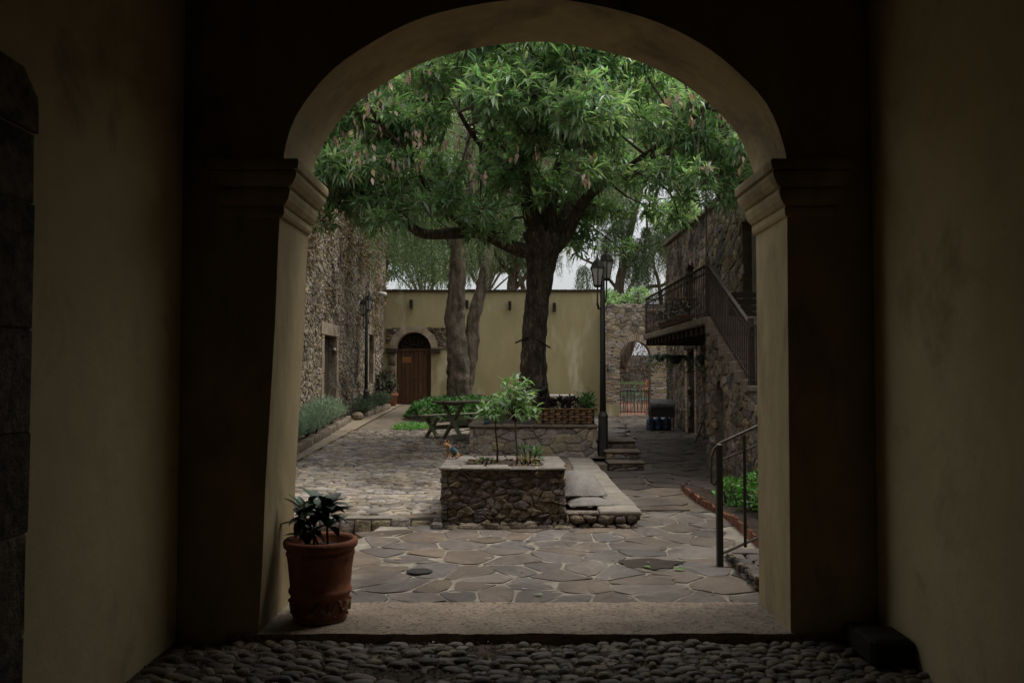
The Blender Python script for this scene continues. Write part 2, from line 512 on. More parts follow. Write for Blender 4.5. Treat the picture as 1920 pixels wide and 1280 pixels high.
def leaves(name, mat, pos, dirs, length, width, parent=None, droop=.15, fold=.12, seed=0):
    """many small folded leaves as one mesh"""
    r = np.random.default_rng(seed + 11)
    pos, dirs = np.asarray(pos, float), np.asarray(dirs, float)
    n = len(pos)
    if n == 0: return None
    dirs /= np.linalg.norm(dirs, axis=1, keepdims=True) + 1e-9
    up = np.tile([0, 0, 1.0], (n, 1)) + r.normal(0, .35, (n, 3))
    side = np.cross(dirs, up); side /= np.linalg.norm(side, axis=1, keepdims=True) + 1e-9
    nor = np.cross(side, dirs)
    L_ = np.broadcast_to(np.asarray(length, float), (n,))[:, None]
    W_ = np.broadcast_to(np.asarray(width, float), (n,))[:, None]
    b = pos
    l = pos + dirs * L_ * .45 - side * W_ * .5 + nor * W_ * fold
    rr = pos + dirs * L_ * .45 + side * W_ * .5 + nor * W_ * fold
    m = pos + dirs * L_ * .5 - nor * W_ * fold
    t = pos + dirs * L_ - nor * L_ * droop
    V_ = np.stack([b, l, rr, m, t], 1).reshape(-1, 3)
    if parent is not None: V_ = V_ - np.array(wl(parent))
    base = (np.arange(n) * 5)[:, None, None]
    F = np.array([[0, 3, 1], [0, 2, 3], [1, 3, 4], [3, 2, 4]])[None] + base
    F = F.reshape(-1)
    me = bpy.data.meshes.new(name)
    me.vertices.add(len(V_)); me.vertices.foreach_set('co', V_.ravel())
    me.loops.add(len(F)); me.loops.foreach_set('vertex_index', F.astype(np.int32))
    me.polygons.add(len(F) // 3)
    me.polygons.foreach_set('loop_start', np.arange(0, len(F), 3, dtype=np.int32))
    me.polygons.foreach_set('loop_total', np.full(len(F) // 3, 3, dtype=np.int32))
    me.materials.append(mat)
    me.update(calc_edges=True)
    me.shade_smooth()
    return link(name, me, parent)

def rosettes(P, D, per, spread, r):
    """positions and directions of leaves in rosettes at P facing D"""
    n = len(P)
    P2 = np.repeat(P, per, 0); D2 = np.repeat(D, per, 0)
    d = D2 * r.uniform(.1, .9, (n * per, 1)) + r.normal(0, spread, (n * per, 3))
    d /= np.linalg.norm(d, axis=1, keepdims=True)
    return P2 + d * .015, d

def unit(n, r):
    v = r.normal(size=(n, 3)); return v / np.linalg.norm(v, axis=1, keepdims=True)

# ------------------------------------------------------------------ ground levels
HP = 0.08                                   # flagstone path
def terrace_z(x, y): return max(-.0, min(.10, .04 * (y - 6.0))) if y < 8.6 else max(HP, .10 - .01 * (y - 8.6))
def court_z(y): return 0.17 + 0.0145 * (y - 8.5)

# base terrain
MB().box(-60, 60, -12, 140, -1.2, -.30).build('ground', DIRT)['kind'] = 'structure'

# ------------------------------------------------------------------ entrance building with the arch
def arch_wall(outline_near, outline_far, y0, y1, x0, x1, z0, z1):
    """wall between y0 and y1 with an opening; outline: points (x, z) from left foot over the crown to right foot"""
    m = MB()
    n = len(outline_near)
    for ol, y, flip in ((outline_near, y0, False), (outline_far, y1, True)):
        def q(a, b, c, d):
            f = (0, 1, 2, 3) if not flip else (3, 2, 1, 0)
            m.add([(a[0], y, a[1]), (b[0], y, b[1]), (c[0], y, c[1]), (d[0], y, d[1])], [f])
        # left pier down from the spring, in strips by outline height
        for i in range(n - 1):
            a, b = ol[i], ol[i + 1]
            if abs(b[0] - a[0]) < .35 * abs(b[1] - a[1]) or b[1] == a[1] and False:
                xs = x0 if a[0] < (x0 + x1) / 2 and a[0] < ol[n // 2][0] else x1
                lo, hi = (a, b) if a[1] < b[1] else (b, a)
                if xs == x0: q((xs, lo[1]), lo, hi, (xs, hi[1]))
                else: q(lo, (xs, lo[1]), (xs, hi[1]), hi)
        # rest above: from the last steep point
        st = [i for i in range(n - 1) if abs(ol[i + 1][0] - ol[i][0]) >= .35 * abs(ol[i + 1][1] - ol[i][1])]
        i0, i1 = st[0], st[-1] + 1
        q((x0, ol[i0][1]), ol[i0], (ol[i0][0], z1), (x0, z1))
        q(ol[i1], (x1, ol[i1][1]), (x1, z1), (ol[i1][0], z1))
        for i in range(i0, i1):
            a, b = ol[i], ol[i + 1]
            q(a, b, (b[0], z1), (a[0], z1))
    for i in range(n - 1):
        a, b, c, d = outline_near[i], outline_near[i + 1], outline_far[i + 1], outline_far[i]
        m.add([(a[0], y0, a[1]), (b[0], y0, b[1]), (c[0], y1, c[1]), (d[0], y1, d[1])], [(0, 3, 2, 1)])
    m.add([(x0, y0, z1), (x1, y0, z1), (x1, y1, z1), (x0, y1, z1)], [(0, 1, 2, 3)])
    m.add([(x0, y0, z0), (x0, y0, z1), (x0, y1, z1), (x0, y1, z0)], [(0, 1, 2, 3)])
    m.add([(x1, y0, z0), (x1, y1, z0), (x1, y1, z1), (x1, y0, z1)], [(0, 1, 2, 3)])
    return m

YN, YF = 5.3, 6.0
def big_outline(lb, lt, rb, rt, spring, rise, z0, n=40, e=1.92):
    o = [(lb, z0)]
    for k in range(1, 6): o.append((lb + (lt - lb) * k / 6 + .004 * math.sin(k * 2.1), z0 + (spring - z0) * k / 6))
    c, h = (lt + rt) / 2, (rt - lt) / 2
    for k in range(n + 1):
        t = math.pi * (1 - k / n)
        ct, stt = math.cos(t), math.sin(t)
        x = c + h * math.copysign(abs(ct) ** (2 / e), ct)
        z = spring + rise * abs(stt) ** (2 / e)
        o.append((x + .003 * math.sin(k * 1.3), z + .003 * math.cos(k * .9)))
    for k in range(5, 0, -1): o.append((rb + (rt - rb) * k / 6, z0 + (spring - z0) * k / 6))
    o.append((rb, z0))
    return o

eb = thing('entrance_building', 'dark plastered gateway passage with wide round arch framing the courtyard', 'archway', (0, 5.6, 0))
near = big_outline(-1.56, -1.435, 1.71, 1.72, 2.90, 1.06, -.05)
far = big_outline(-1.55, -1.425, 1.72, 1.725, 2.90, 1.06, -.05)
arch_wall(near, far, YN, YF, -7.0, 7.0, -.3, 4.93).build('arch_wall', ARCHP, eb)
XL, XR = -2.06, 2.25
# dark rendered inner face of the arch wall
inner = MB()
MB().box(XL - .35, XL, -4.0, YN - .003, -.3, 4.6).build('side_wall', PLASTER, eb)
MB().box(XR, XR + .35, -4.0, YN - .003, -.3, 4.6).build('side_wall', PLASTER, eb)
MB().box(XL - .35, XR + .35, -4.3, YN - .003, 4.603, 4.9).build('ceiling', DARKWOOD, eb)
MB().box(XL - .35, XR + .35, -4.3, -4.003, -.3, 4.6).build('end_wall', PLASTER, eb)
for k in range(11):
    y = -3.4 + k * .82
    MB().bbox(XL + .002, XR - .002, y, y + .14, 4.42, 4.60, .01).build('ceiling_beam', DARKWOOD, eb)
MB().box(-7.0, 7.0, YN + .003, YF + .12, 4.933, 5.0).build('roof_coping', TERRATILE, eb)
# pilaster strips and imposts
def impost(side):
    s = -1 if side == 'l' else 1
    xe0 = {-1: -1.44, 1: 1.72}[s]
    prof = [(0.0, 2.575), (.012, 2.582), (.020, 2.60), (.021, 2.632), (.010, 2.645), (.028, 2.652), (.048, 2.68), (.060, 2.715), (.062, 2.742), (.048, 2.755),
            (.072, 2.762), (.094, 2.79), (.108, 2.818), (.112, 2.842), (.096, 2.855), (.122, 2.862), (.126, 2.885), (.126, 2.908), (.118, 2.922), (0, 2.928)]
    m = MB()
    rings = []
    for p, z in prof:
        xi = xe0 - s * p                     # into the opening
        xo = -1.80 if s < 0 else 2.02        # outer end on the near face
        xo2 = xo + s * p * .6
        ring = [(xo2, YN - .002, z), (xo2, YN - p * .75 - .002, z), (xi, YN - p * .75 - .002, z), (xi, YF + p * .5 + .002, z), (xo2, YF + p * .5 + .002, z), (xo2, YF + .002, z)]
        rings.append(ring)
    n = 6
    for r_ in rings: m.v += r_
    for i in range(len(rings) - 1):
        for k in range(n - 1):
            f = (i * n + k, i * n + k + 1, (i + 1) * n + k + 1, (i + 1) * n + k)
            m.f.append(f if s < 0 else f[::-1])
    m.f.append(tuple(range((len(rings) - 1) * n, len(rings) * n)))
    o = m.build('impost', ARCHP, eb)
    bv = o.modifiers.new('soft', 'BEVEL'); bv.width = .004; bv.segments = 2; bv.limit_method = 'ANGLE'; bv.angle_limit = R(25)
impost('l'); impost('r')
# stone surround of a side doorway in the left wall
mm = MB()
zz = 0.0
dsur = thing('doorway_surround', 'rough dark stone doorway surround at the left edge of the passage wall', 'doorway', (XL, 2.0, 0))
k = 0
zz = 0
while zz < 2.5:
    hh = random.uniform(.38, .55)
    MB().bbox(XL + .002, XL + .022, 2.55, 3.62 + random.uniform(-.012, .012), zz, min(zz + hh, 2.62) - .003, .006, .003).build('stone_block', VOLC, dsur)
    zz += hh
m = MB()
lint = [(XL + .002, 3.64, 2.63), (XL + .002, 3.63, 2.78), (XL + .002, 3.52, 2.88), (XL + .002, 1.0, 2.90), (XL + .002, 1.0, 2.63)]
m.add(lint + [(x + .02, y, z) for x, y, z in lint], [(5, 6, 7, 8, 9), (0, 1, 6, 5), (1, 2, 7, 6), (2, 3, 8, 7), (3, 4, 9, 8), (4, 0, 5, 9)])
m.build('lintel', VOLC, dsur)
# block in the corner
bl = MB().bbox(2.0, 2.24, 4.80, 5.10, -.03, .12, .02, .004).bbox(2.02, 2.24, 5.102, 5.27, -.03, .09, .02, .004).build('stone_block', BLOCKM)
tag(bl, 'low black stone block in the right corner of the passage', 'stone block')

# threshold
tm = MB()
nx_, ny_ = 90, 18
for j in range(ny_ + 1):
    for i in range(nx_ + 1):
        x, y = -1.75 + 3.75 * i / nx_, YN - .02 + (YF + .02 - YN) * j / ny_
        if j == 0: y += .012 * mnoise.noise(Vector((x * 3, 0, 0)))
        tm.v.append((x, y, .012 + .008 * mnoise.noise(Vector((x * 5, y * 5, 0))) + .004 * mnoise.noise(Vector((x * 22, y * 22, 3)))))
for j in range(ny_):
    for i in range(nx_):
        a = j * (nx_ + 1) + i
        tm.f.append((a, a + 1, a + nx_ + 2, a + nx_ + 1))
tm.add([(-1.75, YN - .02, -.1), (2.0, YN - .02, -.1), (2.0, YN - .02, .008), (-1.75, YN - .02, .008)], [(0, 1, 2, 3)])
tag(tm.build('threshold', THRESH, None, True), kind='structure')

# ------------------------------------------------------------------ passage cobbles
pf = thing('passage_floor', None, None, (0, 4.4, -.05), kind='structure')
g = MB()
for j in range(41):
    for i in range(121):
        x, y = XL + (XR - XL) * i / 120, 2.6 + 2.68 * j / 40
        g.v.append((x, y, -.046 + .018 * mnoise.noise(Vector((x * 2.2, y * 2.2, 1))) + .006 * mnoise.noise(Vector((x * 14, y * 14, 1)))))
for j in range(40):
    for i in range(120):
        a = j * 121 + i
        g.f.append((a, a + 1, a + 122, a + 121))
g.build('earth_bed', PEARTH, pf, True)
MB().box(XL, XR, -4.0, 2.598, -.2, -.04).build('earth_bed', DIRT, pf)
cob = []
for v in range(14):
    m = MB()
    n, rings = 10, ((1.0, -.35), (1.0, .25), (.82, .72), (.45, .97))
    ph = random.uniform(0, 6)
    pf_ = [1 + random.uniform(-.16, .16) for _ in range(n)]
    vs = []
    for r_, z in rings:
        for k in range(n):
            t = 2 * math.pi * k / n
            ex = .68
            vs.append((r_ * pf_[k] * math.copysign(abs(math.cos(t)) ** ex, math.cos(t)), r_ * pf_[(k + 3) % n] * math.copysign(abs(math.sin(t)) ** ex, math.sin(t)), z + random.uniform(-.06, .06)))
    vs.append((random.uniform(-.1, .1), random.uniform(-.1, .1), 1.02))
    fs = []
    for a in range(3):
        for k in range(n):
            j = (k + 1) % n
            fs.append((a * n + k, a * n + j, (a + 1) * n + j, (a + 1) * n + k))
    for k in range(n): fs.append((3 * n + k, 3 * n + (k + 1) % n, 4 * n))
    m.add(vs, fs)
    cob.append(m)
cobme = [m.mesh('cobblestone', RIVER, True) for m in cob]
spots = []
y = 5.235
while y > 3.2:
    rowh = random.uniform(.05, .07)
    x = XL + .02 + random.uniform(0, .06)
    while x < XR - .03:
        ln = random.choice((random.uniform(.05, .09), random.uniform(.08, .15))) * (1.35 if x < -.8 else 1)
        cx = x + ln / 2
        yy = y + .012 * math.sin(cx * 3) + random.uniform(-.012, .012)
        skip = ((cx + .13) / .17) ** 2 + ((yy - 5.13) / .11) ** 2 < 1 or (random.random() < .05 and abs(cx) < 1) or ((cx + .55) / .42) ** 2 + ((yy - 4.72) / .10) ** 2 < random.uniform(.2, 1.6)
        if not skip:
            a = random.gauss(0, .16) + (R(-22) if cx < -.8 else 0)
            spots.append((cx, yy, ln / 2 * 1.0, rowh / 2 * random.uniform(.8, 1.3), random.uniform(.012, .038), a, random.randrange(14)))
        x += ln + random.uniform(-.004, .008)
    y -= rowh
vis = [s for s in spots if s[1] > 4.33]
vis.sort(key=lambda s: s[1] - .8 * s[2])
front = set(id(s) for s in vis[:300])
rest = MB()
for s in spots:
    cx, yy, a_, b_, h_, an, k = s
    z = -.052 + .018 * mnoise.noise(Vector((cx * 2.2, yy * 2.2, 1)))
    tilt = random.gauss(0, .18)
    if id(s) in front:
        o = link('cobblestone', cobme[k], pf, (cx, yy - 4.4, z + .05), (tilt, random.gauss(0, .1), an))
        o.scale = (a_, b_, h_)
    else:
        ca, sa = math.cos(an), math.sin(an)
        rest.add([(cx + (v[0] * a_) * ca - (v[1] * b_) * sa, yy + (v[0] * a_) * sa + (v[1] * b_) * ca, z + v[2] * h_) for v in cob[k].v], cob[k].f)
rest.build('cobblestone_mass', RIVER, pf, True)['kind'] = 'stuff'
gr_ = MB()
for _ in range(4200):
    x, y = random.uniform(XL, XR), random.uniform(4.0, 5.27)
    q_ = random.uniform(.005, .017)
    z = -.046 + .018 * mnoise.noise(Vector((x * 2.2, y * 2.2, 1))) + random.uniform(0, .012)
    gr_.add([(x - q_, y, z), (x, y - q_ * .7, z), (x + q_, y + .003, z), (x, y + q_ * .8, z), (x + random.uniform(-.004, .004), y, z + q_ * .7)], [(0, 1, 4), (1, 2, 4), (2, 3, 4), (3, 0, 4)])
gr_.build('grit', RIVER, pf)['kind'] = 'stuff'

# ------------------------------------------------------------------ flagstone terrace
ter = thing('flagstone_terrace', None, None, (0, 7, 0), kind='structure')
m = MB()
nx_, ny_ = 40, 60
def tedge(y): return -1.62 + max(0, (y - 6.9)) * .21
for j in range(ny_ + 1):
    y = 5.98 + (9.4 - 5.98) * j / ny_
    for i in range(nx_ + 1):
        x0, x1 = tedge(y), 4.3
        x = x0 + (x1 - x0) * i / nx_
        m.v.append((x, y, terrace_z(x, y) - .001 + .002 * mnoise.noise(Vector((x * 6, y * 6, 0)))))
for j in range(ny_):
    for i in range(nx_):
        a = j * (nx_ + 1) + i
        m.f.append((a, a + 1, a + nx_ + 2, a + nx_ + 1))
for j in range(ny_):                       # left edge skirt
    a, b = m.v[j * (nx_ + 1)], m.v[(j + 1) * (nx_ + 1)]
    m.add([a, b, (b[0] - .01, b[1], -.25), (a[0] - .01, a[1], -.25)], [(0, 1, 2, 3)])
m.build('grout_bed', GROUT, ter, True)
random.seed(21)
polys = voronoi(4.1, 3.4, .285, .27, .47, .34)
lay(ter, 'flagstone', FLAG, polys, (-1.66, 5.99, 0), (1, 0, 0), (0, 1, 0), (0, 0, 1), h=(.002, .006), gap=.023, rounding=1, cut=.14, dome=.3, jit=.007, base=-.012,
    keep=lambda u, v: -1.66 + u > tedge(5.99 + v) + .12 and not (v > 2.55 and 1.0 < u < 2.85) and not (u - 1.66 > 2.15 and v > 1.4), zfun=terrace_z, smooth=False)
# path along the right
pth = thing('flagstone_path', None, None, (2.8, 15, 0), kind='structure')
m = MB()
for j in range(61):
    y = 9.4 + (30.5 - 9.4) * j / 60
    for i in range(13):
        x = 1.15 + (6.6 - 1.15) * i / 12
        m.v.append((x, y, terrace_z(x, y) - .006 + .004 * mnoise.noise(Vector((x * 5, y * 5, 0)))))
for j in range(60):
    for i in range(12):
        a = j * 13 + i
        m.f.append((a, a + 1, a + 14, a + 13))
m.build('grout_bed', DIRT, pth, True)
polys = voronoi(5.2, 21, .42, .46, .45, .25)
def pkeep(u, v): return not (u + 1.2 > 2.15 and v + 9.42 < 10.9) and not (u + 1.2 > 3.1 and v + 9.42 < 13.6) and u + 1.2 < (4.4 if v + 9.42 < 24.8 else 7) and not (u + 1.2 < 2.1 and v + 9.42 > 13.5)
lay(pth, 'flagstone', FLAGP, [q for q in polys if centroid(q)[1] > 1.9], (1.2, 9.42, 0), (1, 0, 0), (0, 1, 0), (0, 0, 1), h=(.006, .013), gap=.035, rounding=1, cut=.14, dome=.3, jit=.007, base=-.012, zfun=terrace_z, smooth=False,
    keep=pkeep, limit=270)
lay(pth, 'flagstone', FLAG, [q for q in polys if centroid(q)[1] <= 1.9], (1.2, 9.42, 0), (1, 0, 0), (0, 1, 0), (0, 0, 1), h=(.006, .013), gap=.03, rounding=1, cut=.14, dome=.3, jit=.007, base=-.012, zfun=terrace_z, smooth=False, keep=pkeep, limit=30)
# side strip left of the terrace
m = MB()
for j in range(31):
    for i in range(31):
        x, y = -4.5 + 3.3 * i / 30, 6.0 + 2.6 * j / 30
        m.v.append((x, y, -.02 + .01 * mnoise.noise(Vector((x * 4, y * 4, 0)))))
for j in range(30):
    for i in range(30):
        a = j * 31 + i
        m.f.append((a, a + 1, a + 32, a + 31))
tag(m.build('dirt_strip', PATHM, None, True), kind='structure')

# ------------------------------------------------------------------ courtyard of cobbles
ct = thing('courtyard_ground', None, None, (-2, 12, 0), kind='structure')
m = MB()
nx_, ny_ = 60, 120
for j in range(ny_ + 1):
    y = 8.5 + (30.5 - 8.5) * j / ny_
    for i in range(nx_ + 1):
        x = -7 + (9.0) * i / nx_
        m.v.append((x, y, court_z(y) + .02 * mnoise.noise(Vector((x * .9, y * .9, 0))) + .01 * mnoise.noise(Vector((x * 5, y * 5, 0)))))
for j in range(ny_):
    for i in range(nx_):
        a = j * (nx_ + 1) + i
        x, y = m.v[a][0], m.v[a][1]
        if x > 1.0 and y < 13.7 or x > 1.95: continue
        m.f.append((a, a + 1, a + nx_ + 2, a + nx_ + 1))
m.build('earth_bed', DIRT, ct, True)
random.seed(5)
def ledge(y): return -3.3 - max(0, y - 13) * .035
def ck(u, v):
    x, y = u - 3.9, v + 8.66
    return x > ledge(y) + random.uniform(-.05, .1) and not (x > -.72 and y > 9.0 or x > -.75 and y < 9.6) and (y < 15.5 or random.random() < .75)
polys = voronoi(3.4, 10.5, .125, .10, .45, .2)
lay(ct, 'cobblestone', COBB, polys, (-3.9, 8.66, 0), (1, 0, 0), (0, 1, 0), (0, 0, 1), h=(.004, .026), gap=.014, rounding=1, cut=.18, dome=.5, jit=.006, base=-.03,
    keep=ck, zfun=lambda x, y: court_z(y) + .02 * mnoise.noise(Vector((x * .9, y * .9, 0))))
# rough edge row where the courtyard meets the terrace
kb = thing('courtyard_kerb', 'uneven dark stone kerb holding up the cobbled courtyard', 'kerb', (-2, 8.5, 0))
x = -4.6
while x < -.74:
    ln = random.uniform(.14, .24)
    MB().bbox(x, x + ln - .012, 8.46 + random.uniform(-.02, .02), 8.66, -.06, .16 + random.uniform(-.015, .02), .016, .007).build('kerb_stone', VOLC, kb, True)
    x += ln
MB().box(-4.6, -.705, 8.49, 8.78, -.1, .172).build('mortar', COBB, kb)

# sandy path on the left
m = MB()
for j in range(61):
    y = 11.0 + 19.4 * j / 60
    xa, xb = (-3.52 - max(0, y - 13.5) * .078 if y < 24 else -4.35), ledge(y)
    for i in range(9):
        x = xa + (xb - xa) * i / 8
        m.v.append((x, y, court_z(y) + .028 + .012 * mnoise.noise(Vector((x * 2, y * 2, 0)))))
for j in range(60):
    for i in range(8):
        a = j * 9 + i
        m.f.append((a, a + 1, a + 10, a + 9))
tag(m.build('sandy_path', PATHM, None, True), kind='structure')

# ------------------------------------------------------------------ left flower bed kerbs
def kerb_line(name, label, pts, hfun, th, hgt, mat, step=(.16, .26)):
    p0, p1 = Vector(pts[0]), Vector(pts[1])
    d = (p1 - p0); Ln = d.length; d.normalize()
    t_ = thing(name, label, 'kerb', ((p0 + p1) / 2).to_tuple())
    s_ = 0
    while s_ < Ln:
        l = random.uniform(*step)
        a, b = p0 + d * s_, p0 + d * min(s_ + l - .012, Ln)
        z0 = hfun(a.y)
        m_ = MB().bbox(-(b - a).length / 2, (b - a).length / 2, -th / 2, th / 2, -.08, hgt + random.uniform(-.02, .02), .014, .006)
        o = link('kerb_stone', m_.mesh('kerb_stone', mat, True), t_, (a + b) / 2 - Vector(t_.location) + Vector((random.uniform(-.01, .01), 0, z0)))
        o.rotation_euler = (random.uniform(-.05, .05), random.uniform(-.04, .04), math.atan2(d.y, d.x))
        s_ += l
    return t_
kerb_line('bed_kerb', 'row of small upright stones edging the pale lavender bed', ((-3.42, 12.2, 0), (-4.12, 21.6, 0)), court_z, .12, .17, DRESSED)
kerb_line('bed_kerb', 'short row of rough stones edging the grey green bushes near the wooden door', ((-4.0, 23.4, 0), (-3.95, 27.4, 0)), court_z, .14, .2, DRESSED)
m = MB().box(-4.56, -3.5, 11.5, 21.6, .1, .33).box(-4.56, -4.0, 23.3, 28.4, .1, .5)
m2 = MB()
for (xa, ya, xb, yb, zb) in ((-4.56, 11.8, -3.5, 21.6, 0), (-4.56, 23.3, -4.02, 28.0, 0)):
    n = 24
    base = len(m2.v)
    for j in range(n + 1):
        y = ya + (yb - ya) * j / n
        xe = (-3.48 - (y - 12.2) * .0745) if yb < 22 else xb
        for i in range(n + 1):
            x = xa + (xe - xa) * i / n
            m2.v.append((x, y, court_z(y) + .09 + .03 * mnoise.noise(Vector((x * 6, y * 6, 0)))))
    for j in range(n):
        for i in range(n):
            a = base + j * (n + 1) + i
            m2.f.append((a, a + 1, a + n + 2, a + n + 1))
tag(m2.build('flowerbed_soil', SOIL, None, True), kind='structure')

# ------------------------------------------------------------------ rubble planters
def planter(name, label, x0, x1, y0, y1, z0, z1, mat, cop, cell, relief, cap=.05, ring=.22, capmat=None, corner=None):
    t_ = thing(name, label, 'planter', ((x0 + x1) / 2, (y0 + y1) / 2, z0))
    b = .03
    m = MB()
    m.box(x0 + b, x1 - b, y0 + b, y0 + .16, z0 - .1, z1 - cap)
    m.box(x0 + b, x1 - b, y1 - .16, y1 - b, z0 - .1, z1 - cap)
    m.box(x0 + b, x0 + .16, y0 + .162, y1 - .162, z0 - .1, z1 - cap)
    m.box(x1 - .16, x1 - b, y0 + .162, y1 - .162, z0 - .1, z1 - cap)
    m.build('mortar_core', VOLC if mat is VOLC else MORTAR, t_)
    H = z1 - cap - z0
    faces = (((x0, y0 + b, z0), (1, 0, 0), (0, -1, 0), x1 - x0), ((x1 - b, y0, z0), (0, 1, 0), (1, 0, 0), y1 - y0),
             ((x0 + b, y1, z0), (0, -1, 0), (-1, 0, 0), y1 - y0), ((x1, y1 - b, z0), (-1, 0, 0), (0, 1, 0), x1 - x0))
    for o_, U, N_, wd in faces:
        lay(t_, 'stone', mat, voronoi(wd, H, *cell, .45, .22), o_, U, (0, 0, 1), N_, h=relief, gap=.002, rounding=1, dome=.5, cut=.15, jit=.009 if mat is VOLC else .006, base=-.03, limit=75, smooth=False)
    # coping stones
    cm = capmat or FLAG
    for (ax, bx, ay, by, horiz) in ((x0 - .02, x1 + .02, y0 - .025, y0 + ring, True), (x0 - .02, x1 + .02, y1 - ring, y1 + .02, True), (x0 - .02, x0 + ring, y0 + ring + .004, y1 - ring - .004, False), (x1 - ring, x1 + .02, y0 + ring + .004, y1 - ring - .004, False)):
        s_ = ax if horiz else ay
        e_ = bx if horiz else by
        while s_ < e_ - .01:
            l = random.uniform(.2, .36)
            q = min(s_ + l, e_)
            if e_ - q < .1: q = e_
            a = (s_, q - .016, ay, by) if horiz else (ax, bx, s_, q - .012)
            MB().bbox(*a, z1 - cap + random.uniform(0, .006), z1 + random.uniform(-.008, .006), .012, .006).build('coping_stone', cm, t_, True)
            s_ = q
    MB().box(x0 + .01, x1 - .01, y0 + .01, y0 + ring - .01, z1 - cap + .001, z1 - .012).box(x0 + .01, x1 - .01, y1 - ring + .01, y1 - .01, z1 - cap + .001, z1 - .012).build('coping_mortar', GROUT, t_)
    m = MB()
    n = 16
    for j in range(n + 1):
        for i in range(n + 1):
            x, y = x0 + ring - .03 + (x1 - x0 - 2 * ring + .06) * i / n, y0 + ring - .03 + (y1 - y0 - 2 * ring + .06) * j / n
            m.v.append((x, y, z1 - .035 + .02 * mnoise.noise(Vector((x * 7, y * 7, 0)))))
    for j in range(n):
        for i in range(n):
            a = j * (n + 1) + i
            m.f.append((a, a + 1, a + n + 2, a + n + 1))
    m.build('soil', SOIL, t_, True)
    return t_
random.seed(31)
P1 = planter('stone_planter', 'dark volcanic rubble planter with two thin saplings, nearest to the arch', -.70, .525, 8.42, 9.55, .09, .68, VOLC, None, (.10, .062), (.004, .032), cap=.032, capmat=COPG)
P2 = planter('stone_planter', 'long tan rubble planter behind it holding the big tree and the lattice box', -.70, 1.40, 14.0, 18.6, .2, .76, TANSTONE, None, (.19, .125), (.004, .032), ring=.26, capmat=DRESSED)
random.seed(61)
lay(P1, 'footing_stone', VOLC, voronoi(1.4, .12, .15, .09, .4), (-.80, 8.31, .09), (1, 0, 0), (0, 1, 0), (0, 0, 1), h=(.015, .06), gap=.004, dome=.6, jit=.01, base=-.03, cut=.15, smooth=False)
# low platform wall around the sacks
pl = thing('low_stone_ledge', 'low stone ledge with a pale top running back beside the grey sacks', 'ledge', (1.0, 11, .05))
random.seed(4)
lay(pl, 'stone', VOLC, voronoi(.70, .15, .14, .08, .35), (.53, 8.40, .07), (1, 0, 0), (0, 0, 1), (0, -1, 0), h=(.02, .05), gap=.012, rounding=1, dome=.5, jit=.008, base=-.04)
lay(pl, 'stone', VOLC, voronoi(5.3, .15, .18, .08, .35), (1.225, 8.42, .07), (0, 1, 0), (0, 0, 1), (1, 0, 0), h=(.01, .03), gap=.012, rounding=1, dome=.5, jit=.006, base=-.04)
MB().box(.53, 1.225, 8.42, 13.75, -.1, .20).build('mortar_core', DARKMORTAR, pl)
y = 8.38
while y < 13.7:
    l = random.uniform(.35, .7)
    MB().bbox(.86 + random.uniform(-.01, .02), 1.26 + random.uniform(-.01, .015), y, min(y + l, 13.75) - .01, .202, .262 + random.uniform(-.004, .006), .014, .006).build('coping_stone', M('pale_coping', (.29, .255, .21), (.19, .165, .135), 4, .85, .5, 30, rand=.1) if y == 8.38 else bpy.data.materials['pale_coping'], pl, True)
    y += l
MB().bbox(.53, .855, 8.40, 8.55, .202, .245, .012, .006).build('coping_stone', VOLC, pl, True)
m = MB()
for j in range(31):
    for i in range(9):
        x, y = .53 + .33 * i / 8, 8.55 + 5.3 * j / 30
        m.v.append((x, y, .208 + .012 * mnoise.noise(Vector((x * 8, y * 8, 0)))))
for j in range(30):
    for i in range(8):
        a = j * 9 + i
        m.f.append((a, a + 1, a + 10, a + 9))
m.build('earth_fill', DIRT, pl, True)
m = MB().box(-.70, .53, 9.58, 13.97, -.1, .20)
tag(m.build('packed_ground', DIRT), kind='structure')

MB().bbox(1.27, 1.495, 13.42, 14.35, -.05, .18, .012, .004).box(1.10, 1.269, 13.76, 13.99, -.05, .178).build('lamp_footing', DRESSED, pl)
# sacks
def sack(label, c, w_, d_, h_, rz, tilt=0):
    m = MB()
    n, k_ = 16, 12
    for s_ in (1, -1):
        b = len(m.v)
        for j in range(k_ + 1):
            for i in range(n + 1):
                u, v = i / n * 2 - 1, j / k_ * 2 - 1
                e = (max(0, 1 - abs(u) ** 2.4) * max(0, 1 - abs(v) ** 2.4)) ** .62
                wob = .12 * mnoise.noise(Vector((u * 2, v * 2, s_ * 3 + c[0] * 9)))
                m.v.append((u * w_ / 2 * (1 - .07 * (1 - abs(u)) * v * v), v * d_ / 2 * (1 - .10 * u * u + .06 * u ** 6), max(h_ / 2 * s_ * e * (1 + wob), -.045) + .012 * math.sin(u * 9) * (abs(v) > .8)))
        for j in range(k_):
            for i in range(n):
                a = b + j * (n + 1) + i
                m.f.append((a, a + 1, a + n + 2, a + n + 1) if s_ > 0 else (a + n + 1, a + n + 2, a + 1, a))
    o = m.build('sack', SACK, None, True)
    o.location = c
    o.rotation_euler = (tilt, 0, rz)
    s2 = MB().tube([(-w_ / 2 * .97, -d_ / 2 * .98, 0), (0, -d_ / 2 * 1.03, .006), (w_ / 2 * .97, -d_ / 2 * .98, 0)], .008, 5).build('seam', SACK, o, True, True)
    return tag(o, label, 'sack', 'grey sacks on the ledge')
sack('flattened grey woven sack, lowest of the pair beside the dark planter', (.775, 8.98, .262), .46, .60, .16, R(10), 0)
sack('plump grey woven sack lying on top of the other beside the dark planter', (.735, 9.26, .385), .44, .85, .30, R(5), R(6))

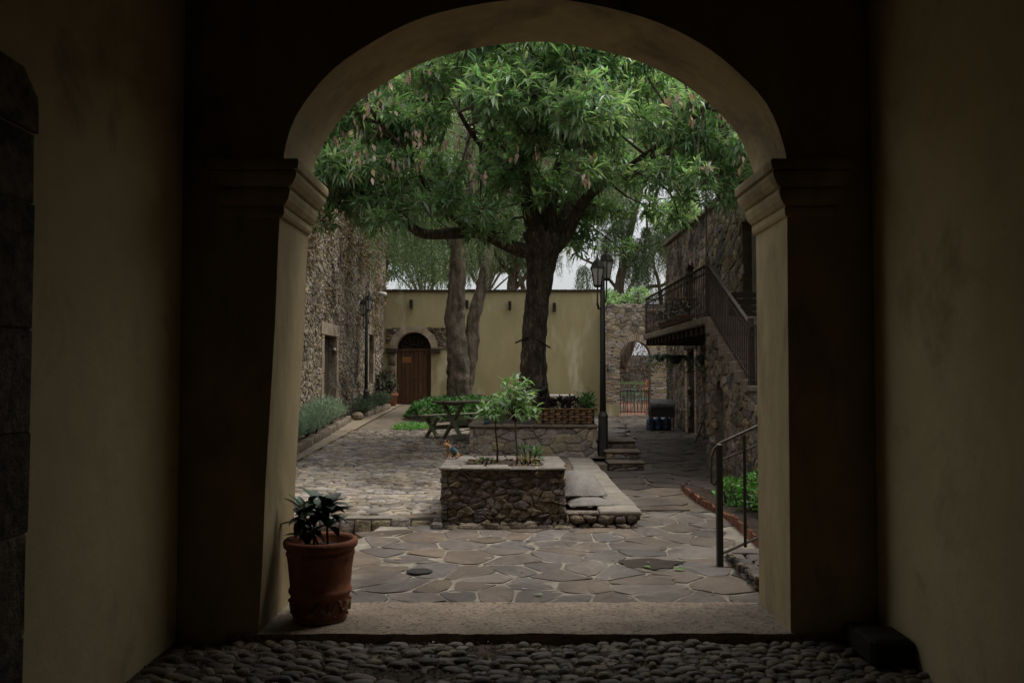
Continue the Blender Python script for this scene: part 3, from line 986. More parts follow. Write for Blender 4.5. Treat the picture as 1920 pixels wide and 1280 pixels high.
# ------------------------------------------------------------------ steps by the lamp
st = thing('stone_steps', 'three dark stone steps right of the tall black lamp post', 'steps', (1.8, 14, HP))
for k, (y0, z1) in enumerate(((13.45, .22), (13.85, .36), (14.25, .50))):
    MB().bbox(1.50 - .03 * (k == 2) * 5, 2.09 - .012 * k, y0 - .03, y0 + .42, z1 - .045, z1, .012, .006).build('tread', DRESSED, st, True)
    m = MB().box(1.52 - .15 * (k == 2), 2.07 - .012 * k, y0 + .01, y0 + .39, -.05, z1 - .047)
    m.build('riser', DARKMORTAR, st)
    lay(st, 'stone', RUBR, voronoi(.55, .10 if k else .12, .16, .08, .35), (1.52, y0 + .01, z1 - .15), (1, 0, 0), (0, 0, 1), (0, -1, 0), h=(.008, .02), gap=.01, dome=.5, jit=.004, base=-.01)
ld = thing('raised_walkway', 'raised stone walkway running back from the steps to the brick gateway', 'walkway', (2, 20, HP))
m = MB()
m.add([(1.42, 14.67, -.1), (2.07, 14.67, -.1), (2.6, 21.0, -.1), (1.42, 21.0, -.1), (1.42, 14.67, .45), (2.07, 14.67, .45), (2.6, 21.0, .45), (1.42, 21.0, .45)],
      [(4, 5, 6, 7), (0, 1, 5, 4), (1, 2, 6, 5), (2, 3, 7, 6), (3, 0, 4, 7)])
m.build('retaining_wall', DARKMORTAR, ld)
lay(ld, 'stone', RUBR, voronoi(6.3, .38, .25, .13, .38), (2.07, 14.68, .08), Vector((.53, 6.33, 0)).normalized(), (0, 0, 1), Vector((6.33, -.53, 0)).normalized(), h=(.008, .034), gap=.010, dome=.4, jit=.009, base=-.02, cut=.13, smooth=False)
lay(ld, 'paving_stone', FLAG, voronoi(1.1, 6.3, .36, .4, .4), (1.45, 14.68, .452), (1, 0, 0), (0, 1, 0), (0, 0, 1), h=(.03, .045), gap=.025, cut=.15, dome=.3, jit=.005, base=-.01, keep=lambda u, v: u < .55 + v * .083, smooth=False)

# ------------------------------------------------------------------ back wall with the wooden door
YB = 30.5
def arched(cx, half, base, spring, rise, n=20):
    o = [(cx - half, base), (cx - half, spring)]
    for k in range(1, n):
        t = math.pi * (1 - k / n)
        o.append((cx + half * math.cos(t), spring + rise * math.sin(t)))
    return o + [(cx + half, spring), (cx + half, base)]
bw = thing('courtyard_back_wall', 'tall plain ochre plastered wall closing the far side of the courtyard', 'wall', (-.5, YB, .4))
DX, DH = -3.52, .63
ol = arched(DX, DH, .48, 2.45, .63)
arch_wall(ol, ol, YB, YB + .5, -5.2, 3.22, .2, 4.53).build('plaster_wall', WALLP, bw)
MB().box(-5.2, 3.22, YB + .01, YB + .5, -.3, .478).build('plinth', WALLP, bw)
x = -5.2
while x < 3.2:
    MB().bbox(x, min(x + .30, 3.24) - .006, YB - .09, YB + .55, 4.533, 4.60 + random.uniform(-.006, .01), .012, .003).build('coping_tile', DARKWOOD, bw)
    x += .30
# door surround patch of exposed stone and brick
sr = thing('door_surround', 'exposed stone and brick surround of the arched wooden door', 'doorway', (DX, YB, .5))
for k in range(27):
    t0, t1 = math.pi * k / 27 + .012, math.pi * (k + 1) / 27 - .012
    ri, ro = DH + .005, DH + .24
    vs = []
    for y in (YB - .045 - random.uniform(0, .012), YB + .05):
        for r_, t in ((ri, t0), (ro, t0), (ro, t1), (ri, t1)):
            vs.append((DX + r_ * math.cos(t), y, 2.45 + r_ * math.sin(t)))
    MB().add(vs, [(0, 3, 2, 1), (4, 5, 6, 7), (0, 1, 5, 4), (1, 2, 6, 5), (2, 3, 7, 6), (3, 0, 4, 7)]).build('arch_brick', BRICK, sr)
def dk(u, v):
    x, z = -4.52 + u, 2.45 + v
    return (x - DX) ** 2 + (z - 2.45) ** 2 > (DH + .27) ** 2
lay(sr, 'stone', RUBR, voronoi(2.35, .80, .2, .12, .38), (-4.52, YB - .01, 2.45), (1, 0, 0), (0, 0, 1), (0, -1, 0), h=(.01, .03), gap=.012, dome=.5, jit=.008, base=-.02, keep=dk)
MB().bbox(DX - DH - .33, DX - DH + .03, YB - .13, YB + .1, 2.33, 2.50, .015, .005).build('impost_block', DARKWOOD, sr)
MB().bbox(DX + DH - .03, DX + DH + .33, YB - .13, YB + .1, 2.33, 2.50, .015, .005).build('impost_block', DARKWOOD, sr)
zz = .5
while zz < 2.3:
    l = random.uniform(.25, .42)
    MB().bbox(DX - DH - .26, DX - DH - .004, YB - .05, YB + .1, zz, min(zz + l, 2.32) - .01, .014, .005).build('jamb_stone', DRESSED, sr, True)
    zz += l
dr = thing('wooden_door', 'arched plank door of brown wood with studded bands and dark fanlight', 'door', (DX, YB + .25, .5))
npl = 8
for k in range(npl):
    x0 = DX - DH + 2 * DH * k / npl
    MB().bbox(x0 + .004, x0 + 2 * DH / npl - .004, YB + .22, YB + .28, .52, 2.40, .006).build('plank', WOODDOOR, dr)
MB().box(DX - DH, DX + DH, YB + .18, YB + .30, 2.40, 2.50).build('transom', WOODDOOR, dr)
for z in (2.28, 1.35, .75):
    s_ = MB()
    for k in range(15):
        s_.ball((DX - DH + .08 + k * .079, YB + .205, z), .016, n=6, m=4)
    s_.build('stud_row', IRON, dr)
MB().bbox(DX - .44, DX - .10, YB + .205, YB + .219, 1.98, 2.2, .004).build('name_plate', M('bright_wood', (.33, .14, .05), (.24, .09, .03), 5, .5, .1), dr)
MB().tube([(DX + .03, YB + .19, 1.42), (DX + .03, YB + .16, 1.36), (DX + .03, YB + .19, 1.30)], .012, 6).build('handle', IRON, dr)
for k in range(7):
    t = math.pi * (k + .5) / 7
    MB().beam((DX + .12 * math.cos(t), YB + .25, 2.5 + .12 * math.sin(t)), (DX + .6 * math.cos(t), YB + .25, 2.47 + .6 * math.sin(t)), .03, .03, (0, 1, 0)).build('fanlight_spoke', DARKWOOD, dr)
MB().tube([(DX + .14 * math.cos(math.pi * k / 12), YB + .25, 2.5 + .14 * math.sin(math.pi * k / 12)) for k in range(13)], .02, 6).build('fanlight_hub', DARKWOOD, dr)
for k in range(6):
    t = math.pi * (k + 1) / 7
    c_ = (DX + .4 * math.cos(t), YB + .25, 2.48 + .4 * math.sin(t))
    MB().tube([(c_[0] + .075 * math.cos(a * math.pi / 5), c_[1], c_[2] + .075 * math.sin(a * math.pi / 5)) for a in range(11)], .012, 5, cap=False).build('fanlight_ring', DARKWOOD, dr)
MB().box(DX - 1.2, DX + 1.2, YB + 1.2, YB + 1.3, 0, 4.4).box(DX - 1.2, DX + 1.2, YB + .502, YB + 1.19, 3.4, 3.5).build('added_fanlight_backing', DARKWOOD, dr)  # added dark backing and lid, keep the bright sky out of the fanlight
ds = thing('door_step', 'low stone step under the wooden door', 'step', (DX, YB - .4, .4))
MB().bbox(DX - .85, DX + .85, YB - .55, YB - .052, .2, .50, .02, .005).build('step_slab', DRESSED, ds, True)
MB().bbox(DX - 1.0, DX + .9, YB - 1.1, YB - .57, .2, .44, .02, .005).build('step_slab', DRESSED, ds, True)
# drain spouts on the wall
gl = ['dark wooden spout on the ochre wall above the door', 'dark wooden spout on the ochre wall between the two pepper tree trunks', 'dark wooden spout just left of the big tree trunk', 'dark wooden spout between the big tree and the lamp post']
for lab, px, py in zip(gl, (772, 876, 956, 1039), (570, 571, 573, 576)):
    p = pt(px, py, YB)
    o = MB().bbox(-.055, .055, -.26, -.002, -.15, .15, .01).build('wall_spout', DARKWOOD)
    s2 = MB().box(-.03, .03, -.262, -.2601, -.1, .1).build('spout_mouth', BLACKM, o, local=True)
    o.location = p
    tag(o, lab, 'spout', 'wooden spouts along the back wall')
# thin cable down the wall
# stone shelf against the wall
p = pt(1045, 741, 29.8)
sb = thing('garden_bench', 'pale stone slab bench against the ochre wall behind the lattice box', 'bench', (p.x, 29.8, court_z(29.8)))
MB().bbox(p.x - .55, p.x + .55, 29.5, 29.95, p.z - .05, p.z + .03, .01).build('slab', WHITE, sb)
for s_ in (-.4, .4):
    MB().bbox(p.x + s_ - .08, p.x + s_ + .08, 29.55, 29.9, court_z(29.8) - .05, p.z - .052, .01).build('leg', DRESSED, sb)

# ------------------------------------------------------------------ gate wall of brick and rubble
GX, GH = 4.36, .545
gw = thing('brick_gateway_wall', 'weathered brick and rubble wall with a round arched gateway beside the ochre wall', 'wall', (4.4, YB, .1))
ol = arched(GX, GH, HP + .02, 2.2, .55)
arch_wall(ol, ol, YB - .3, YB + .2, 3.225, 8.0, 0, 4.05).build('wall_core', MORTAR, gw)
bricks, zz, row = [], .50, 0
while zz < 2.95:
    x = 3.24 - (row % 2) * .13
    while x < 6.6:
        l = random.uniform(.23, .31)
        xa, xb = max(x, 3.23), x + l - .014
        cx = (xa + xb) / 2
        def inside(xx):
            if zz < 2.2: return abs(xx - GX) < GH + (.0)
            return (xx - GX) ** 2 + (zz + .03 - 2.2) ** 2 < (GH + .27) ** 2
        if not inside(cx):
            if zz < 2.2:
                if xa < GX - GH < xb: xb = GX - GH
                if xa < GX + GH < xb: xa = GX + GH
            if xb - xa > .06: bricks.append((xa, xb, zz))
        x += l
    zz += .066; row += 1
bricks.sort(key=lambda b: b[0] > 5.3)
rest = MB()
for i, (xa, xb, z) in enumerate(bricks):
    pr = YB - .3 - random.uniform(.012, .035)
    z += .004 * math.sin(xa * 9)
    m = MB().bbox(xa, xb, pr, YB - .27, z, z + .052 + random.uniform(-.006, .004), .006, .003)
    if i < 300: m.build('brick', BRICK, gw)
    else: rest.add(m.v, m.f)
if rest.v: rest.build('brick_mass', BRICK, gw)['kind'] = 'stuff'
for k in range(31):
    t0, t1 = math.pi * k / 31 + .010, math.pi * (k + 1) / 31 - .010
    vs = []
    pr = YB - .345 - random.uniform(0, .015)
    for y in (pr, YB - .25):
        for r_, t in ((GH + .004, t0), (GH + .255, t0), (GH + .255, t1), (GH + .004, t1)):
            vs.append((GX + r_ * math.cos(t), y, 2.2 + r_ * math.sin(t)))
    MB().add(vs, [(0, 3, 2, 1), (4, 5, 6, 7), (0, 1, 5, 4), (1, 2, 6, 5), (2, 3, 7, 6), (3, 0, 4, 7)]).build('arch_brick', BRICK, gw)
lay(gw, 'stone', TANSTONE, voronoi(3.4, 1.08, .22, .15, .45, .22), (3.24, YB - .29, 2.98), (1, 0, 0), (0, 0, 1), (0, -1, 0), h=(.012, .045), gap=.012, dome=.4, jit=.010, base=-.02, cut=.13, smooth=False, limit=120)
MB().box(3.24, GX - GH - .004, YB - .36, YB - .25, 0, .50).build('plaster_dado', WALLP, gw)
MB().bbox(GX - GH - .1, GX + GH + .1, YB - .55, YB + .2, 0, .13, .02, .004).build('sill_step', DRESSED, gw)
ga = thing('iron_gate', 'low black iron bar gate in the brick archway', 'gate', (GX, YB - .05, .1))
for k in range(9):
    x = GX - GH + .05 + k * (2 * GH - .1) / 8
    MB().tube([(x, YB - .05, .16), (x, YB - .05, 1.02), (x, YB - .05, 1.08)], [.012, .012, .003], 6).build('bar', IRON, ga)
for z in (.22, .95):
    MB().box(GX - GH + .02, GX + GH - .02, YB - .065, YB - .035, z, z + .03).build('rail', IRON, ga)
# outer ground and furniture beyond the gate
MB().box(2.5, 16, YB + .21, 60, -.1, .09).build('terracotta_yard', TERRAG)['kind'] = 'structure'
def chair(label, x, y, rz):
    t_ = thing('garden_chair', label, 'chair', (x, y, .09), rz)
    MB().bbox(-.24, .24, -.24, .22, .41, .44, .01).build('seat', PLASTICG, t_, local=True)
    for k in range(5):
        a = -.18 + k * .09
        MB().beam((a, .22, .44), (a * 1.15, .30, .84), .045, .012, (0, 1, 0)).build('back_slat', PLASTICG, t_, local=True)
    MB().tube([(-.25, .20, .44), (-.27, .29, .80), (-.15, .32, .88), (0, .325, .90), (.15, .32, .88), (.27, .29, .80), (.25, .20, .44)], .018, 6).build('back_frame', PLASTICG, t_, True, True)
    for sx in (-1, 1):
        MB().tube([(sx * .26, .25, .65), (sx * .28, 0, .66), (sx * .27, -.22, .63), (sx * .25, -.24, .42)], .02, 6).build('armrest', PLASTICG, t_, True, True)
        for sy in (-1, 1):
            MB().beam((sx * .22, sy * .2, .41), (sx * .26, sy * .25, 0), .04, .03).build('leg', PLASTICG, t_, local=True)
chair('pale green plastic garden chair seen through the iron gate, nearer the left pillar', 4.78, 34.5, R(160))
chair('pale green plastic garden chair half hidden at the right side of the gateway opening', 5.45, 36.0, R(-150))
gf = thing('green_rail_fence', 'light green two rail fence beyond the iron gate', 'fence', (6, 38.5, .09))
for x in (4.0, 5.5, 7.0, 8.5):
    MB().box(x, x + .07, 38.5, 38.57, .05, 1.3).build('post', RAILG, gf)
for z in (.68, 1.13):
    MB().box(3.6, 9, 38.46, 38.497, z, z + .08).build('rail', RAILG, gf)
# wall light on the brick
p = pt(1141, 690, YB - .4)
wl_ = thing('wall_lantern', 'small black bell shaped lamp on the brick pier left of the gateway', 'wall lamp', (p.x, YB - .36, p.z))
MB().tube([(p.x, YB - .34, p.z + .12), (p.x, YB - .44, p.z + .2), (p.x, YB - .50, p.z + .12)], .014, 6).build('bracket', IRON, wl_)
MB().lathe([(.02, .12), (.045, .08), (.06, -.02), (.095, -.09), (.09, -.10), (.02, -.095)], (p.x, YB - .50, p.z), 12).build('shade', STEEL, wl_, True)
MB().ball((p.x, YB - .5, p.z - .12), .045).build('globe', FROST, wl_, True)

# ------------------------------------------------------------------ left building
lb = thing('left_stone_building', 'high weathered rubble building along the left side of the courtyard', 'building', (-4.7, 22, .2))
LX = -4.6
doors = ((20.75, 22.2, .3, 2.55), (27.2, 28.1, 1.3, 2.85), (24.6, 25.0, .3, .9))
segs = [(10.0, 20.75), (22.2, 27.2), (28.1, YB + .5)]
m = MB()
for a, b in segs: m.box(LX - .45, LX, a, b, -.2, 6.6)
m.box(LX - .45, LX, 20.75, 22.2, 2.55, 6.6)
m.box(LX - .45, LX, 27.2, 28.1, 2.85, 6.6)
m.box(LX - .45, LX, 27.2, 28.1, -.2, 1.3)
m.build('wall_core', RUBL, lb)
MB().box(LX - 4, LX - .46, 10, YB + .5, -.2, 6.55).build('inner_mass', BLACKM, lb)
random.seed(8)
def lk(u, v):
    y, z = 10 + u, .2 + v
    for a, b, c, d in doors[:2]:
        if a - .12 < y < b + .12 and c - .05 < z < d + .1: return False
    return True
lay(lb, 'stone', RUBL, voronoi(20.5, 6.4, .15, .105, .44, .25), (LX, 10.0, .2), (0, 1, 0), (0, 0, 1), (1, 0, 0), h=(.004, .034), gap=.002, dome=.5, jit=.013, base=-.03, cut=.15, keep=lk, smooth=False, key=lambda c: abs(c.y - 19.5) + .6 * abs(c.z - 2))
for a, b, c, d in doors[:2]:
    for (ya, yb_) in ((a - .26, a), (b, b + .26)):
        zz = max(c, .3)
        while zz < d:
            l = random.uniform(.3, .5)
            MB().bbox(LX - .1, LX + .045, ya, yb_, zz, min(zz + l, d) - .006, .008, .006).build('jamb_stone', JAMB, lb)
            zz += l
    MB().bbox(LX - .1, LX + .055, a - .34, b + .34, d, d + .30, .01, .008).build('lintel', JAMB, lb)
MB().bbox(LX - .22, LX - .16, 20.76, 22.19, .3, 2.54, .01).build('door', DARKWOOD, lb)
MB().bbox(LX - .22, LX - .16, 27.21, 28.09, 1.31, 2.84, .01).build('shutter', DARKWOOD, lb)
MB().box(LX - .5, LX + .1, 10, YB + .52, 6.603, 6.68).build('roof_edge', DRESSED, lb)

# dry creeper on the left wall
r = np.random.default_rng(3)
n = 5200
yy, zz_ = r.uniform(18, 30.4, n), r.uniform(2.9, 6.6, n)
dn = np.array([mnoise.noise(Vector((a * .8, b * .8, 0))) for a, b in zip(yy, zz_)])
kp = dn + (zz_ - 4.3) * .18 > .02
P = np.stack([np.full(n, LX + .05) + r.uniform(0, .07, n), yy, zz_], 1)[kp]
D = np.stack([r.uniform(.1, .7, len(P)), r.normal(0, .6, len(P)), -r.uniform(.1, 1, len(P))], 1)
o = leaves('wall_creeper', M('dry_creeper', (.17, .11, .065), (.09, .062, .038), 2, .9, 0, rand=.5, huev=.02, grime=0, transl=.15), P, D, r.uniform(.07, .16, len(P)), r.uniform(.03, .07, len(P)))
tag(o, 'dry brown creeper clinging to the upper left stone wall', 'creeper', kind='stuff')
# security camera
p = pt(715, 551, 29.2)
sc_ = thing('security_camera', 'small white security camera at the corner of the left building', 'security camera', p.to_tuple())
MB().tube([(LX, p.y, p.z + .02), (p.x - .05, p.y, p.z + .02)], .02, 6).build('arm', WHITE, sc_)
MB().tube([(p.x - .16, p.y + .10, p.z + .03), (p.x + .16, p.y - .12, p.z - .03)], .075, 10).build('housing', WHITE, sc_, True)

# ------------------------------------------------------------------ right building
rb = thing('right_stone_building', 'dark two storey rubble building along the right side of the courtyard', 'building', (4.8, 18, .1))
RX = 4.5
m = MB()
d1, d2, d3 = (20.9, 21.75, .1, 2.2), (15.4, 16.6, 2.55, 4.55), (21.0, 22.0, 2.55, 4.35)
ycuts = sorted([6.0, 24.8] + [v for d in (d1, d2, d3) for v in d[:2]])
for a, b in zip(ycuts, ycuts[1:]):
    zs = [(-.2, 5.3)]
    for d in (d1, d2, d3):
        if a >= d[0] - 1e-6 and b <= d[1] + 1e-6:
            new = []
            for s0, s1 in zs:
                if d[2] > s0 and d[2] < s1: new.append((s0, d[2]))
                if d[3] < s1 and d[3] > s0: new.append((d[3], s1))
                if not (d[2] < s1 and d[3] > s0): new.append((s0, s1))
            zs = new
    for s0, s1 in zs: m.box(RX, RX + .45, a, b, s0, s1)
m.build('wall_core', MORTARD, rb)
MB().box(RX + .46, 9, 6.0, 24.79, -.2, 5.25).build('inner_mass', BLACKM, rb)
def rk(u, v):
    y, z = 24.8 - u, .1 + v
    for a, b, c, d in (d1, d2, d3):
        if a - .02 < y < b + .02 and c < z < d + .02: return False
    return True
random.seed(12)
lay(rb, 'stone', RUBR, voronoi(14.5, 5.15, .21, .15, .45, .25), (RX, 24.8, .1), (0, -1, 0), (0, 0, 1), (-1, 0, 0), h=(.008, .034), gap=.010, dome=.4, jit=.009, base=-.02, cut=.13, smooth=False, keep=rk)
lay(rb, 'stone', RUBR, voronoi(4.5, 5.15, .27, .19, .42, .12), (9.0, 24.8, .1), (-1, 0, 0), (0, 0, 1), (0, 1, 0), h=(.008, .034), gap=.010, dome=.4, jit=.009, base=-.02, cut=.13, smooth=False, limit=0)
MB().bbox(RX - .10, 9, 5.9, 24.9, 5.303, 5.39, .012).build('roof_slab', DRESSED, rb)
zz = .1
while zz < 2.15:
    for ya in (20.66, 21.77):
        MB().bbox(RX - .05, RX + .2, ya, ya + .22, zz, zz + .058, .006, .003).build('door_brick', BRICK, rb)
    zz += .068
MB().bbox(RX - .07, RX + .2, 20.6, 22.05, 2.2, 2.36, .015, .005).build('lintel', DARKWOOD, rb)
MB().box(RX + .2, RX + .26, 20.91, 21.74, .1, 2.19).build('door', BLACKM, rb)  # near-black panel: the darkness of the doorway opening put in as colour
MB().box(RX + .2, RX + .26, 15.41, 16.59, 2.56, 4.54).build('door', DARKWOOD, rb)
MB().box(RX + .2, RX + .26, 21.01, 21.99, 2.56, 4.34).build('door', DARKWOOD, rb)
MB().bbox(RX - .16, RX - .004, 13.9, 15.38, 2.6, 5.3, .02, .006).build('corner_pier', DRESSED, rb)

# balcony
bal = thing('balcony', 'long balcony with rusty iron railing on the right building', 'balcony', (3.8, 17, 2.4))
BY0, BY1, BX = 13.75, 20.3, 3.13
MB().bbox(BX, RX - .05, BY0, BY1, 2.40, 2.52, .015, .004).build('slab', DRESSED, bal)
k = 0
y = BY0 + .15
while y < BY1:
    MB().bbox(BX + .06, RX - .05, y, y + .11, 2.26, 2.398, .008).build('joist', DARKWOOD, bal)
    y += .42
def railing(parent, p0, p1, hgt, mat, step=.14, top=.02, posts=True):
    p0, p1 = Vector(p0), Vector(p1)
    L_ = (p1 - p0).length
    n = int(L_ / step)
    for k in range(n + 1):
        p = p0 + (p1 - p0) * k / n
        MB().tube([p, p + Vector((0, 0, hgt - .02))], .009, 5).build('baluster', mat, parent)
    MB().beam(p0 + Vector((0, 0, hgt)), p1 + Vector((0, 0, hgt)), .05, .025).build('top_rail', mat, parent)
    MB().beam(p0 + Vector((0, 0, hgt - .12)), p1 + Vector((0, 0, hgt - .12)), .02, .02).build('middle_rail', mat, parent)
    MB().beam(p0 + Vector((0, 0, .07)), p1 + Vector((0, 0, .07)), .02, .02).build('bottom_rail', mat, parent)
railing(bal, (BX + .04, BY0 + .04, 2.52), (BX + .04, BY1 - .04, 2.52), .84, RUST)
railing(bal, (BX + .08, BY1 - .04, 2.52), (RX - .08, BY1 - .04, 2.52), .84, RUST)
MB().bbox(BX + .01, BX + .07, BY0 + .005, BY0 + .065, 2.52, 3.44, .006).build('corner_post', RUST, bal)
MB().tube([(BX + .04, BY0 + .1, 3.4), (BX + .04, BY0 + .12, 5.9)], .012, 5).build('suspension_rod', IRON, bal)
for i, y in enumerate((17.3, 18.6, 19.6)):
    lab = ['terracotta pot with a dark leafy plant on the balcony, nearest the stairs', 'terracotta pot with a dark leafy plant in the middle of the balcony', 'terracotta pot with a dark leafy plant at the far end of the balcony'][i]
    t_ = thing('potted_plant', lab, 'potted plant', (BX + .38, y, 2.52), 0, 'pots on the balcony')
    MB().lathe([(.10, 0), (.14, .22), (.16, .22), (.16, .26), (.14, .26), (.13, .24)], (0, 0, 0), 14).build('pot', TERRA, t_, True, True)
    r = np.random.default_rng(40 + i)
    D = unit(120, r); D[:, 2] = abs(D[:, 2])
    leaves('foliage', CROTON, np.array([BX + .38, y, 2.52 + .28]) + D * r.uniform(.03, .22, (120, 1)), D, .12, .04, t_, seed=i)

# stairs
sw = thing('outside_staircase', 'dark rubble staircase with iron railing climbing to the balcony', 'staircase', (3.7, 12, .1))
SX = 3.14
LY = 11.35
m = MB()
prof = [(9.5, -.1), (BY0 - .005, -.1), (BY0 - .005, 2.39), (BY0 - .1, 2.39), (LY, 1.36), (9.5, 1.36)]
# masonry body with an arched niche
nl = arched(12.95, .26, .08, 1.15, .35, 10)
body = MB()
def quadx(x, a, b, c, d): body.add([(x, *a), (x, *b), (x, *c), (x, *d)], [(0, 1, 2, 3)])
def topz(y): return 1.36 if y <= LY else 1.36 + (y - LY) * (2.38 - 1.36) / (BY0 - LY)
ys = [9.5, 10.4, LY, nl[0][0]] + [p[0] for p in nl[2:-2]] + [nl[-1][0], BY0 - .005]
lowz = {round(p[0], 5): p[1] for p in nl[1:-1]}
for a, b in zip(ys, ys[1:]):
    inn = a >= nl[0][0] - 1e-6 and b <= nl[-1][0] + 1e-6
    za = lowz.get(round(a, 5), -.1) if inn else -.1
    zb = lowz.get(round(b, 5), -.1) if inn else -.1
    quadx(SX, (a, za), (a, topz(a)), (b, topz(b)), (b, zb))
    body.add([(SX, a, topz(a)), (RX - .08, a, topz(a)), (RX - .08, b, topz(b)), (SX, b, topz(b))], [(0, 1, 2, 3)])
for p, q in zip(nl, nl[1:]):
    body.add([(SX, *p), (SX, *q), (SX + .5, *q), (SX + .5, *p)], [(0, 1, 2, 3)])
body.add([(SX + .5, 12.5, 0), (SX + .5, 13.5, 0), (SX + .5, 13.5, 1.6), (SX + .5, 12.5, 1.6)], [(0, 1, 2, 3)])
body.add([(SX, 9.5, -.1), (RX - .08, 9.5, -.1), (RX - .08, 9.5, 1.36), (SX, 9.5, 1.36)], [(0, 1, 2, 3)])
body.add([(SX, BY0 - .005, -.1), (SX, BY0 - .005, 2.38), (RX - .08, BY0 - .005, 2.38), (RX - .08, BY0 - .005, -.1)], [(0, 1, 2, 3)])
body.build('masonry_body', MORTARD, sw)
def sk(u, v):
    y, z = 9.5 + u, .05 + v
    if z > topz(y) - .08: return False
    if abs(y - 12.95) < .30 and z < 1.2: return False
    if (y - 12.95) ** 2 + ((z - 1.15) * .8) ** 2 < .33 ** 2: return False
    return True
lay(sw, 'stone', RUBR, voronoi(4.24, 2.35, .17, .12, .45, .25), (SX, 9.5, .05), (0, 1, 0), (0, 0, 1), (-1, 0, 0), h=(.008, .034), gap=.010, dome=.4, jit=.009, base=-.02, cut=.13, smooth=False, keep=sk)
lay(sw, 'stone', RUBR, voronoi(1.25, 1.3, .2, .15, .42, .1), (SX, 9.5, .05), (1, 0, 0), (0, 0, 1), (0, -1, 0), h=(.008, .034), gap=.010, dome=.4, jit=.009, base=-.02, cut=.13, smooth=False)
nst = 8
for k in range(nst):
    ya = LY + k * (BY0 - LY) / nst
    MB().bbox(SX - .03, RX - .09, ya, ya + (BY0 - LY) / nst - .004, topz(ya) - .02, topz(ya) + 1.02 / nst + .03, .01, .003).build('step', DRESSED, sw)
MB().bbox(SX - .03, RX - .09, 9.47, LY - .004, 1.362, 1.44, .012, .004).build('landing_slab', DRESSED, sw)
railing(sw, (SX + .03, LY, 1.46), (SX + .03, BY0 - .02, 2.55), .80, RUST, .10)
railing(sw, (SX + .03, 10.0, 1.44), (SX + .03, LY - .08, 1.44), .78, RUST, .10)
MB().bbox(SX, SX + .07, LY - .06, LY + .01, 1.44, 2.34, .006).build('newel_post', RUST, sw)
# wooden crate on landing
cr = thing('wooden_crate', 'weathered slatted wooden crate on the balcony by the stair head', 'crate', (3.95, 14.3, 2.52))
for k in range(4):
    MB().box(3.7, 4.25, 14.12, 14.135, 2.53 + k * .11, 2.61 + k * .11).build('slat', DARKWOOD, cr)
for x in (3.70, 4.22):
    MB().box(x, x + .03, 14.137, 14.5, 2.52, 2.96).build('side_board', DARKWOOD, cr)
# leaning stick
p0, p1 = (4.30, 20.0, HP), (4.40, 17.6, 1.15)
tag(MB().tube([(3.98, 18.6, HP + .01), (4.2, 18.7, .6), (4.42, 18.8, 1.25)], .014, 6).build('leaning_stick', DARKWOOD), 'thin wooden stick leaning on the dark wall right of the grill', 'stick')

# hanging ferns under the balcony
for i, (px, py, Y, s_) in enumerate(((1238, 668, 21.0, .9), (1267, 672, 19.2, 1.25), (1322, 672, 15.2, .7))):
    lab = ['dark hanging pot with small plant near the gateway under the balcony end', 'hanging green fern under the middle of the balcony', 'small dark hanging pot under the near end of the balcony'][i]
    p = pt(px, py, Y)
    t_ = thing('hanging_fern', lab, 'hanging plant', p.to_tuple(), 0, 'pots hanging under the balcony')
    MB().lathe([(.06, -.12), (.12, -.05), (.14, .03), (.12, .03)], p, 12).build('pot', DARKWOOD, t_, True)
    for k in range(3):
        a = k * 2.09
        MB().tube([(p.x + .12 * math.cos(a), p.y + .12 * math.sin(a), p.z + .02), (p.x, p.y, 2.27 if Y < 20.3 else p.z + .5)], .004, 4).build('hanger', IRON, t_)
    r = np.random.default_rng(60 + i)
    PP, DD = [], []
    for f in range(34):
        a, ln = r.uniform(0, 6.28), r.uniform(.25, .48) * s_
        for q in np.linspace(.1, 1, 14):
            c_ = np.array([p.x + math.cos(a) * ln * q, p.y + math.sin(a) * ln * q, p.z + .05 + ln * (.5 * q - 1.1 * q * q)])
            for sd_ in (-1, 1):
                PP.append(c_); DD.append([-math.sin(a) * sd_ + .3 * math.cos(a), math.cos(a) * sd_ + .3 * math.sin(a), -.3])
    leaves('fronds', FERN if i == 1 else CROTON, PP, DD, .07 * s_, .022, t_, seed=i)

# ------------------------------------------------------------------ grill and bottles
gr = thing('barbecue_grill', 'black drum barbecue grill on thin legs beside the gateway', 'grill', (3.95, 22.6, HP))
m = MB()
n = 14
for s_ in (0, 1):
    pass
gx, gz = 3.95, HP + .62
def half(xa, xb, top):
    m_ = MB()
    pts = [(math.cos(math.pi * k / 12) * .23, (1 if top else -1) * math.sin(math.pi * k / 12) * .22) for k in range(13)]
    vs = [(xa, 22.6 + a, gz + b) for a, b in pts] + [(xb, 22.6 + a, gz + b) for a, b in pts]
    k = len(pts)
    fs = [(i, i + 1, k + i + 1, k + i) for i in range(k - 1)] + [tuple(range(k))[::-1], tuple(range(k, 2 * k)), (0, k, 2 * k - 1, k - 1)]
    return m_.add(vs, fs)
half(gx - .32, gx + .32, True).build('lid', STEEL, gr)
MB().box(gx - .31, gx + .31, 22.38, 22.82, gz - .24, gz - .006).build('firebox', IRON, gr)
for sx in (-.28, .28):
    for sy in (-.19, .19):
        MB().tube([(gx + sx, 22.6 + sy, HP), (gx + sx, 22.6 + sy, gz - .2)], .014, 6).build('leg', IRON, gr)
MB().tube([(gx - .15, 22.34, gz + .08), (gx - .15, 22.31, gz + .09), (gx + .15, 22.31, gz + .09), (gx + .15, 22.34, gz + .08)], .01, 6).build('handle', STEEL, gr)
for z in (gz - .07, gz - .12, gz - .17):
    MB().box(gx - .42, gx - .325, 22.42, 22.78, z, z + .015).build('side_slat', STEEL, gr)
